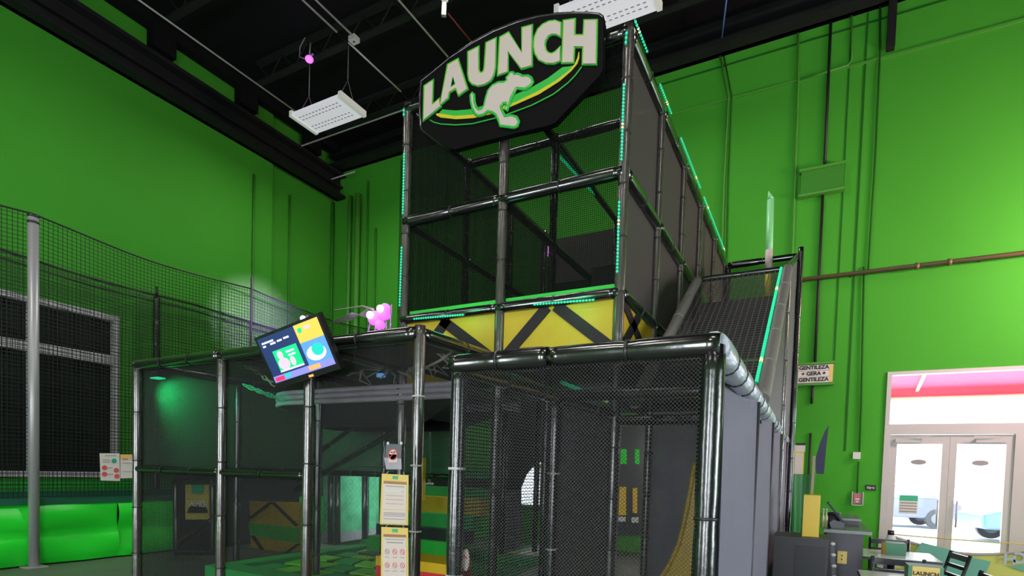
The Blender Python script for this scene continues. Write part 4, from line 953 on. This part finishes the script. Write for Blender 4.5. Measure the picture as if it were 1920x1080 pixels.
_q = at(1502, 540, Y=8.4); MB().pad((_q.x-.05, 8.42, 0), (_q.x-.05, 8.42, _q.z+.05), .035, 'vinyl').build('post', stt)
led((_q.x, 8.4, _q.z), (_q.x, 8.4, at(1494, 800, Y=8.4).z), 'long teal LED strip down the outer corner post of the stair tower', r=.014, gap=.045)
led(T(1352, 640, X=X3-.06), T(1396, 697, X=X3-.06), 'teal LED strip lying along the near cage top at right', r=.010)
led(at(1052, 716, Y=3.5), at(1140, 753, Y=4.3), 'teal LED strip inside the top of the entrance cage', r=.012)
# glow of the strips
point('led_glow', at(1085, 735, Y=3.8), 2.0, (.05, 1, .55), .1)
point('led_glow', at(850, 575, Y=4.3), 1.2, (.1, 1, .4), .1)
point('led_glow', at(1060, 555, Y=4.3), 1.2, (.1, 1, .4), .1)
# teal flood in the left cage
fl = thing('flood_light', at(285, 690, Y=3.75), 'small teal flood light in the upper left corner of the play cage', 'flood light')
c = at(296, 696, X=XF3+.14); c.z = ZF-.115
MB().mat('ink_black').box(c-Vector((.09, .05, .0)), c+Vector((.09, .05, .07))).build('housing', fl)
MB().mat('led_teal').box(c-Vector((.07, .04, .012)), c+Vector((.07, .04, 0))).build('lens', fl)
spot('flood_light_lamp', c-Vector((0, 0, .03)), (XF3+.25, YC, 1.3), 70, (.03, 1, .42), 120, .9, .04)

# ---------- TV
W_, H_t = .744, .432
tc_ = CAM+(Vector((-3.04, 2.608, 2.236))-CAM)*1.2
import mathutils
Rz = Matrix.Rotation(.060, 4, 'Z') @ Matrix.Rotation(.4066, 4, 'X') @ Matrix.Rotation(-.1819, 4, 'Y')
MT = Matrix.Translation(tc_) @ Rz
tv = thing('television', tc_, 'flat screen television tilted on the cage corner showing party adverts', 'television')
def tvb(name, boxes):
    m_ = MB()
    for mt, a, b in boxes: m_.mat(mt).box(a, b)
    m_.bm.transform(MT); return m_.build(name, tv)
tvb('casing', [('tv_body', (-W_/2, 0, -H_t/2), (W_/2, .05, H_t/2)), ('tv_body', (-.2, .05, -.12), (.2, .08, .14))])
def sx(u): return -W_/2+.025+u*(W_-.05)
def sz(v): return H_t/2-.022-v*(H_t-.07)
def rect(mt, u0, v0, u1, v1, d): return (mt, (sx(u0), -d, sz(v1)), (sx(u1), -d+.001, sz(v0)))
scr = [rect('scr_navy', 0, 0, 1, 1, .002), rect('scr_yellow', .62, 0, 1, .38, .004), rect('scr_blue', .62, .38, 1, .86, .004), rect('scr_lav', 0, .86, 1, 1, .004),
 rect('scr_green', .16, .34, .56, .80, .005), rect('scr_red', .03, .89, .18, .98, .006), rect('scr_teal', .20, .87, .29, .96, .006), rect('scr_orange', .60, .88, .78, .97, .006),
 rect('scr_white', .05, .10, .25, .14, .005), rect('scr_white', .05, .17, .10, .21, .005), rect('scr_white', .18, .16, .27, .20, .005), rect('scr_white', .30, .15, .38, .19, .005), rect('scr_white', .41, .14, .50, .18, .005),
 rect('scr_white', .36, .42, .50, .46, .007), rect('scr_white', .38, .50, .50, .54, .007), rect('scr_green', .66, .08, .72, .18, .006), rect('scr_pink', .76, .08, .86, .14, .006), rect('scr_white', .16, .78, .56, .82, .006)]
m_ = MB()
for mt, a, b in scr: m_.mat(mt).box(a, b)
def ell(mt, u, v, ru, rv, d):
    m_.mat(mt).poly([(sx(u)+ru*(W_-.05)*math.cos(q), -d, sz(v)+rv*(H_t-.07)*math.sin(q)) for q in [2*math.pi*k/16 for k in range(16)]], .001, (0, 1, 0))
ell('scr_pink', .26, .46, .045, .09, .008); ell('scr_pink', .27, .66, .09, .13, .008); ell('scr_pink', .42, .66, .04, .10, .008)
ell('scr_white', .80, .66, .15, .16, .006); ell('scr_teal', .84, .60, .09, .13, .008)
m_.bm.transform(MT); m_.build('screen', tv)
plabel(tvb('power_button', [('scr_orange', (.03, -.003, -H_t/2+.010), (.08, .0, -H_t/2+.028))]), 'small orange light')
bk = MT @ Vector((0, .08, 0)); MB().mat('ink_black').tube([bk, (bk.x-.05, YF-.03, bk.z+.02), (XF1-.0, YF, bk.z+.02)], .025, 8).build('mounting_arm', tv)
c = at(568, 597, Y=3.6); t = thing('effect_light', c, 'small pink effect light glowing above the television', 'spotlight')
MB().mat('white_glow').ball(c, .025, 10).build('lens', t); MB().mat('ink_black').box(c-Vector((.05, -.02, .12)), c+Vector((.05, .09, .03))).build('housing', t)
MB().mat('chrome_purple').tube([c-Vector((0, -.05, .1)), (c.x, YF, ZF+.04)], .012, 6).build('bracket', t)
point('effect_light_glow', c+Vector((0, -.06, .05)), .8, (1, .3, 1), .02)

# ---------- purple light cluster on its truss
pc = at(713, 592, Y=5.67)
t = thing('party_light', (pc.x, pc.y, pc.z-.3), 'cluster of glowing purple party lights on a bracket beside the tower', 'party light')
MB().mat('white_glow').ball(pc+Vector((-.10, -.08, -.0)), .05, 12).ball(pc+Vector((.07, -.08, .06)), .05, 12).build('lens', t)
MB().mat('purple_glow').ball(pc+Vector((-.10, 0, -.02)), .095, 14, (1, .8, 1)).ball(pc+Vector((.08, 0, .04)), .10, 14, (.9, .8, 1.1)).ball(pc+Vector((.0, .0, -.12)), .07, 12).build('lamp_head', t)
m = MB().mat('chrome_purple')
for dx, ex_ in ((-.16, -.26), (-.06, -.12), (.02, .06), (.10, .13), (.18, .16)): m.tube([pc+Vector((dx, 0, -.05)), pc+Vector((ex_, 0, -.38))], .012, 6).tube([pc+Vector((ex_, 0, -.38)), (pc.x+ex_, 5.67, 2.54)], .012, 6)
m.tube([pc+Vector((.18, 0, .12)), pc+Vector((.18, 0, -.3))], .014, 6).tube([pc+Vector((-.2, .02, -.2)), pc+Vector((.22, .02, -.2))], .010, 6).build('stand', t)
point('party_light_glow', pc+Vector((0, -.3, .1)), 2, (.9, .25, 1), .08)
spot('party_light_beam', pc+Vector((-.35, 0, .15)), (XL, 8.35, 4.6), 15000, (.50, .14, 1), 20, 1, .05)
# draped ridge of net to its left
cable('net_ridge_rope', [at(628, 582, Y=6.5), at(680, 574, Y=6), at(700, 580, Y=5.6)], .012, 'rope', 'thin pale rope running left from the purple lights', 'rope')
gn = thing('gathered_net', at(660, 600, Y=6), 'gathered grey net cords strung left of the purple lights', 'net')
for k in range(7):
    MB().mat('cable').tube([at(625, 607-k*.8, Y=6.4), at(660, 600-k*2.2, Y=6), at(690, 578+k*3, Y=5.66)], .008, 5).build('cord', gn)

# ---------- signs on the front of the cage
def poster3(name, pix, Y, lab, cat='poster'):
    t_ = thing(name, at(sum(p[0] for p in pix)/4, max(p[1] for p in pix), Y=Y), lab, cat); return t_
PYs = 3.05
def PQ(x, y, o=0): return at(x, y, Y=PYs-o)
t = poster3('warning_sign', [(724, 830), (753, 832), (753, 880), (722, 878)], PYs, 'small prohibition sign in a clear sleeve above two yellow bordered posters', 'sign')
MB().mat('grey_pad').poly([PQ(*p) for p in ((724, 832), (753, 833), (752, 860), (722, 858))], .004, (0, 1, 0)).mat('deck_rim').poly([PQ(*p) for p in ((720, 858), (752, 860), (753, 880), (724, 880))], .004, (0, 1, 0)).build('sleeve', t)
c = PQ(737, 852, .004); MB().mat('paper_pink').disc(c, .040, (0, 1, 0), .003).mat('paper_pink').box(c+Vector((-.04, 0, -.055)), c+Vector((.038, .003, 0))).build('round_card', t)
m = MB().mat('ink_red'); m.tube([c+Vector((.037*math.cos(q), -.003, .037*math.sin(q))) for q in [2*math.pi*k/20 for k in range(21)]], .0032, 6, False).bar(c+Vector((-.026, -.004, -.024)), c+Vector((.026, -.004, .024)), .002, .005).mat('ink_black')
m.bar(c+Vector((-.018, -.002, .014)), c+Vector((-.004, -.002, .014)), .002, .008).bar(c+Vector((.004, -.002, .016)), c+Vector((.018, -.002, .016)), .002, .008).build('prohibition_ring', t)
m = MB().mat('white_plastic')
for x in (727, 752): m.disc(PQ(x, 831, .01), .010, (0, 1, 0), .006)
m.build('clip', t)
def yposter(pix, lab, icons):
    t_ = poster3('rules_poster', pix, PYs, lab); a, b, c_, d_ = pix
    def Q(u, v, o): 
        tp = (a[0]+(b[0]-a[0])*u, a[1]+(b[1]-a[1])*u); bt = (d_[0]+(c_[0]-d_[0])*u, d_[1]+(c_[1]-d_[1])*u)
        return PQ(tp[0]+(bt[0]-tp[0])*v, tp[1]+(bt[1]-tp[1])*v, o)
    def R_(m__, mt, u0, v0, u1, v1, o): m__.mat(mt).poly([Q(u0, v0, o), Q(u1, v0, o), Q(u1, v1, o), Q(u0, v1, o)], .0015, (0, 1, 0))
    m__ = MB(); R_(m__, 'poster_yellow', 0, 0, 1, 1, 0); R_(m__, 'paper_pink', .07, .20, .93, .97, .003); m__.build('sheet', t_)
    m__ = MB(); R_(m__, 'ink_brown', .08, .14, .92, .19, .004); R_(m__, 'ink_grey', .15, .23, .85, .245, .005); R_(m__, 'ink_green', .4, .03, .6, .09, .004)
    if icons:
        R_(m__, 'ink_grey', .2, .29, .8, .31, .005)
        for i in range(3):
            for j in range(2):
                cc_ = Q(.22+.28*i, .48+.27*j, .006); m__.mat('ink_red' if (i or j) else 'ink_grey').tube([cc_+Vector((.018*math.cos(q), 0, .018*math.sin(q))) for q in [2*math.pi*k/14 for k in range(15)]], .0016, 5, False).bar(cc_+Vector((-.010, 0, .010)), cc_+Vector((.010, 0, -.010)), .002, .003)
                R_(m__, 'ink_grey', .14+.28*i, .59+.27*j, .30+.28*i, .60+.27*j, .005)
    else:
        for v in (.34, .42, .50, .58): R_(m__, 'ink_brown', .18, v, .82, v+.006, .005)
        for v in (.76, .79, .82, .88): R_(m__, 'ink_grey', .12, v, .9, v+.012, .005)
        R_(m__, 'poster_yellow', .07, .69, .93, .70, .005); R_(m__, 'white_plastic', .15, .31, .75, .36, .006)
    m__.build('print', t_)
    m__ = MB().mat('rope').tube([Q(.15, .0, .003), Q(.25, -.05, -.01)], .003, 5).tube([Q(.85, 0, .003), Q(.8, -.05, -.01)], .003, 5); m__.build('tie', t_)
    return t_
yposter([(716, 888), (766, 891), (765, 985), (712, 983)], 'upper yellow bordered text poster hanging at the cage opening', False)
yposter([(715, 988), (765, 990), (766, 1084), (714, 1083)], 'lower yellow bordered poster with rows of round icons at the cage opening', True)

# ================================================================== seating corner at right
# black cabinet
q0, q1 = at(1488, 1010, Z=1.0), at(1552, 1013, Z=1.0)
cb = thing('speaker_cabinet', (-.05, 5.9, 0), 'black floor cabinet standing beside the stair tower', 'cabinet')
MB().mat('cabinet_dark').box((-.29, 5.5, .02), (.13, 6.0, .98)).build('body', cb)
MB().mat('cabinet_dark').box((-.30, 5.49, .98), (.14, 6.01, 1.0)).build('top', cb)
MB().mat('black_pad').box((-.12, 5.49, .05), (.11, 5.50, .93)).build('front_grille', cb)
m = MB().mat('tyre')
for x in (-.24, .08):
    for y in (5.55, 5.95): m.tube([(x, y, 0), (x, y, .03)], .02, 8)
m.build('foot', cb)
ybx = thing('yellow_box', (0, 5.75, 1.0), 'tall yellow box standing on the black cabinet', 'box')
MB().mat('yellow_plastic').box((-.075, 5.62, 1.002), (.055, 5.86, 1.365)).build('body', ybx)
MB().mat('sign_yellow').box((-.075, 5.62, 1.365), (.055, 5.86, 1.372)).build('top', ybx)
fg = thing('rolled_flag', (0, 5.75, 1.37), 'navy rolled flag on a wooden stick rising from the yellow box', 'flag')
F0, F1 = at(1521, 942, Y=5.75), at(1527, 855, Y=5.75)
MB().mat('wood').bar(F0-Vector((0, 0, .02)), F1+Vector((0, 0, 0)), .022, .03, (0, 1, 0)).build('stick', fg)
MB().mat('navy').poly([at(x, y, Y=5.74) for x, y in ((1554, 797), (1549, 840), (1545, 889), (1530, 888), (1529, 860), (1537, 832), (1546, 810))], .03, (0, 1, 0)).build('cloth', fg)
# string of black and white rings
hd = thing('condiment_holder', (.2, 5.95, .6), 'black wire holder with white bows hanging at the cabinet side', 'holder')
MB().mat('chair_black').bar((.165, 5.9, .95), (.215, 5.9, .42), .04, .035).build('frame', hd)
m = MB().mat('white_plastic')
for k in range(5): m.ball((.170+.009*k, 5.87, .93-k*.10), .024, 8, (1.0, .6, .7))
m.build('bow', hd)
# counter
cn = thing('service_counter', (.3, 6.9, 0), 'dark service counter with stepped top against the green wall', 'counter')
MB().mat('counter_body').box((.135, 6.35, .02), (.44, 8.0, 1.0)).build('body', cn)
MB().mat('counter_top').box((.10, 6.27, 1.0), (.50, 8.05, 1.03)).build('worktop', cn)
MB().mat('counter_body').box((.10, 7.1, 1.03), (.44, 8.0, 1.08)).mat('counter_top').box((.09, 7.05, 1.08), (.46, 8.05, 1.10)).build('raised_shelf', cn)
MB().mat('poster_yellow').box((.23, 6.335, .70), (.31, 6.35, .82)).mat('ink_black').box((.262, 6.33, .77), (.272, 6.336, .785)).box((.262, 6.33, .735), (.272, 6.336, .75)).build('outlet_plate', cn)
t = thing('menu_stand', (.25, 6.8, 1.03), 'dark slanted board leaning on the service counter', 'stand')
MB().mat('navy').bar(at(1552, 942, Y=6.75), at(1583, 982, Y=6.75), .30, .02, (0, 0, 1)).build('board', t)
MB().mat('chair_black').bar(at(1556, 962, Y=6.8), at(1560, 983, Y=6.8), .03, .02).build('prop', t)
t = thing('napkin_holder', (.28, 6.45, 1.03), 'small grey holder on the counter edge', 'holder')
MB().mat('grey_pad').poly([at(x, y, Y=6.45) for x, y in ((1555, 980), (1562, 975), (1584, 982), (1581, 997), (1560, 994))], .12, (0, 1, 0)).build('body', t)
t = thing('coffee_canister', (.18, 6.6, 1.03), 'round dark canister behind the small grey holder', 'canister')
c = at(1562, 968, Y=6.7); MB().mat('cabinet_dark').tube([(c.x, 6.7, 1.03), (c.x, 6.7, c.z+.02)], .06, 16).build('body', t)
MB().mat('chair_black').tube([(c.x, 6.7, c.z+.02), (c.x, 6.7, c.z+.04)], .065, 16).build('lid', t)
for k, x in enumerate((1543, 1549)):
    c = at(x, 975, Y=6.5)
    t = thing('bottle', (c.x, 6.5, 1.03), ('left' if k == 0 else 'right')+' of two small pale bottles right beside the yellow box', 'bottle', 'bottles beside the yellow box')
    MB().mat('bottle_glass').tube([(c.x, 6.5, 1.03), (c.x, 6.5, 1.13), (c.x, 6.5, 1.16), (c.x, 6.5, 1.20)], [.016, .016, .008, .008], 12).build('body', t)
    MB().mat('white_plastic').tube([(c.x, 6.5, 1.20), (c.x, 6.5, 1.22)], .010, 10).build('cap', t)

def table(x0, x1, y0, y1, lab):
    t_ = thing('dining_table', ((x0+x1)/2, (y0+y1)/2, 0), lab, 'table', 'white topped dining tables')
    m__ = MB().mat('table_top').box((x0, y0, .725), (x1, y1, .752)); m__.build('tabletop', t_)
    MB().mat('chair_black').box((x0, y0-.004, .722), (x1, y0, .748)).box((x0-.004, y0, .722), (x0, y1, .748)).box((x1, y0, .722), (x1+.004, y1, .748)).build('edge_band', t_)
    cx__, cy__ = (x0+x1)/2, (y0+y1)/2
    MB().mat('chair_black').tube([(cx__, cy__, .03), (cx__, cy__, .725)], .035, 14).build('pedestal', t_)
    MB().mat('chair_black').bar((cx__-.28, cy__, .02), (cx__+.28, cy__, .02), .06, .03).bar((cx__, cy__-.28, .02), (cx__, cy__+.28, .02), .06, .03).build('foot', t_)
table(.37, 1.12, 6.72, 7.45, 'white topped dining table farther back, with the green napkin box on it')
table(.36, 1.10, 4.9, 5.62, 'white topped dining table nearest the camera at the bottom edge')
def chair(x, y, rz, lab, lean=.1):
    t_ = thing('dining_chair', (0, 0, 0), lab, 'chair', 'black ladder back chairs')
    H_ = .84
    for s_ in (-1, 1):
        MB().mat('chair_black').tube([(s_*.19, .20, 0), (s_*.19, .18, .45), (s_*.19, .18+lean, H_)], .016, 8).build('rear_leg', t_)
        MB().mat('chair_black').tube([(s_*.19, -.19, 0), (s_*.19, -.18, .45)], .015, 8).build('front_leg', t_)
    MB().mat('chair_black').box((-.21, -.21, .44), (.21, .20, .48)).build('seat', t_)
    m__ = MB().mat('chair_black')
    for z, h in ((.80, .055), (.71, .035), (.62, .035), (.55, .03)):
        yy_ = .18+lean*(z-.45)/(H_-.45); m__.box((-.19, yy_-.012, z-h/2), (.19, yy_+.012, z+h/2))
    m__.build('back_slats', t_)
    MB().mat('chair_black').bar((-.19, -.18, .2), (-.19, .19, .2), .015, .02).bar((.19, -.18, .2), (.19, .19, .2), .015, .02).build('stretcher', t_)
    t_.location = (x, y, 0); t_.rotation_euler = (0, 0, rz); return t_
chair(.66, 6.25, math.radians(180+4), 'black chair between the two tables, seen from behind')
chair(.82, 7.72, math.radians(2), 'black chair on the far side of the farther table')
_c = at(1800, 1037, Z=.84); chair(_c.x-.27, _c.y-.06, math.radians(-78), 'black ladder back chair standing at the right end of the tables')
_c = at(1862, 1077, Z=.84); chair(_c.x-.27, _c.y-.05, math.radians(-80), 'black chair at the bottom edge right of the nearest table')
t = thing('napkin_box', (.73, 7.1, .75), 'green and yellow napkin box on the farther table', 'box')
MB().mat('green_box').box((.69, 7.0, .753), (.86, 7.2, .875)).build('body', t)
MB().mat('poster_dark_yellow').poly([(.66, 7.05, .753), (.69, 7.0, .753), (.69, 7.0, .875), (.66, 7.05, .86)], .12, (0, 1, 0)).build('end_panel', t)
t = thing('napkin_box', (.78, 5.4, .75), 'green box with a printed yellow front on the nearest table', 'box')
MB().mat('green_box').box((.665, 5.25, .753), (.885, 5.45, .87)).build('body', t)
MB().mat('poster_yellow').box((.69, 5.245, .757), (.86, 5.25, .868)).mat('ink_black').build('front_label', t)
text_mesh('lettering', 'LAUNCH', .04, 'ink_black', frame((.775, 5.243, .815), (1, 0, 0), (0, 0, 1)), t)
t = thing('squeeze_bottle', (.86, 8.0, .75), 'white bottle with dark cap beyond the farther table', 'bottle')
c = at(1670, 1010, Y=8.3)
MB().mat('white_plastic').tube([(c.x, 8.3, .45), (c.x, 8.3, .80), (c.x, 8.3, .86)], [.06, .06, .04], 14).build('body', t)
MB().mat('chair_black').tube([(c.x, 8.3, .86), (c.x, 8.3, .92)], .035, 12).build('cap', t)
MB().mat('chair_black').tube([(c.x, 8.3, 0), (c.x, 8.3, .45)], .03, 10).disc((c.x, 8.3, .0), .14, (0, 0, 1), .02).disc((c.x, 8.3, .435), .12, (0, 0, 1), .02).build('stand', t)
# banner hung on a rope in front of the doors
bn = thing('hanging_banner', (2.0, 9.0, .3), 'sagging yellow and green banner seen from behind, hung on a cord before the doors', 'banner')
def bf(u, v):
    x = .92+u*2.6; zt = .80-.20*math.sin(math.pi*min(1, u/.62))**1.0*(1 if u < .62 else 0)
    zt = .80-.17*math.sin(math.pi*min(1, u/.62)) if u < .62 else .80
    return (x, 9.0+.03*math.sin(8*u), .02+(zt-.02)*v)
MB().mat('banner_yellow').sheet(bf, 30, 6).build('cloth', bn, False)
def bp(u, v, o=.012): p = Vector(bf(u, v)); return p-Vector((0, o, 0))
m = MB().mat('banner_green')
m.poly([at(x, y, Y=8.94) for x, y in ((1728, 1017), (1790, 1033), (1800, 1040), (1858, 1053), (1842, 1090), (1700, 1090), (1712, 1040))], .004, (0, 1, 0)).mat('banner_green').poly([at(x, y, Y=8.94) for x, y in ((1892, 1062), (1925, 1058), (1950, 1070), (1930, 1075))], .004, (0, 1, 0)).build('green_band', bn)
MB().mat('banner_edge').tube([bp(k/20*.62, 1) for k in range(21)], .02, 6).build('top_hem', bn)
MB().mat('poster_dark_yellow').tube([(.90, 9.0, .815), (1.6, 9.0, .80), (3.6, 9.0, .80)], .008, 6).build('cord', bn)
cc = at(1893, 1050, Y=8.93)
o = text_mesh('lettering', 'H', .17, 'banner_letter', frame(cc, (1, 0, 0), (0, 0, 1)), bn, .004)
cc = at(1912, 1047, Y=8.93)
o = text_mesh('lettering', 'C', .17, 'banner_letter', frame(cc, (-1, 0, 0), (0, 0, 1)), bn, .004)
for s_, x_ in (('N', 1932), ('U', 1953)):
    cc = at(x_, 1046, Y=8.93); text_mesh('lettering', s_, .17, 'banner_letter', frame(cc, (-1, 0, 0), (0, 0, 1)), bn, .004)

# finer pieces hang under the part they belong to
for o in list(bpy.data.objects):
    base = o.name.split('.')[0]
    want = {'print': 'sheet', 'diodes': 'strip', 'lip': 'chute', 'prohibition_ring': 'round_card', 'crossed_straps': 'panel', 'logo_arc': 'sheet', 'handle': 'door', 'power_button': 'casing', 'edge_band': 'tabletop', 'end_panel': 'body', 'front_label': 'body', 'cap': 'body', 'screen': 'casing', 'edge_rope': 'mesh', 'printed_blocks': 'bed', 'grille': 'body', 'front_grille': 'body'}.get(base)
    if not want or not o.parent or o.parent.type != 'EMPTY': continue
    for q in o.parent.children:
        if q.name.split('.')[0] == want and q is not o:
            o.parent = q; o.matrix_parent_inverse = Matrix.Identity(4); o.matrix_basis = Matrix.Identity(4); break
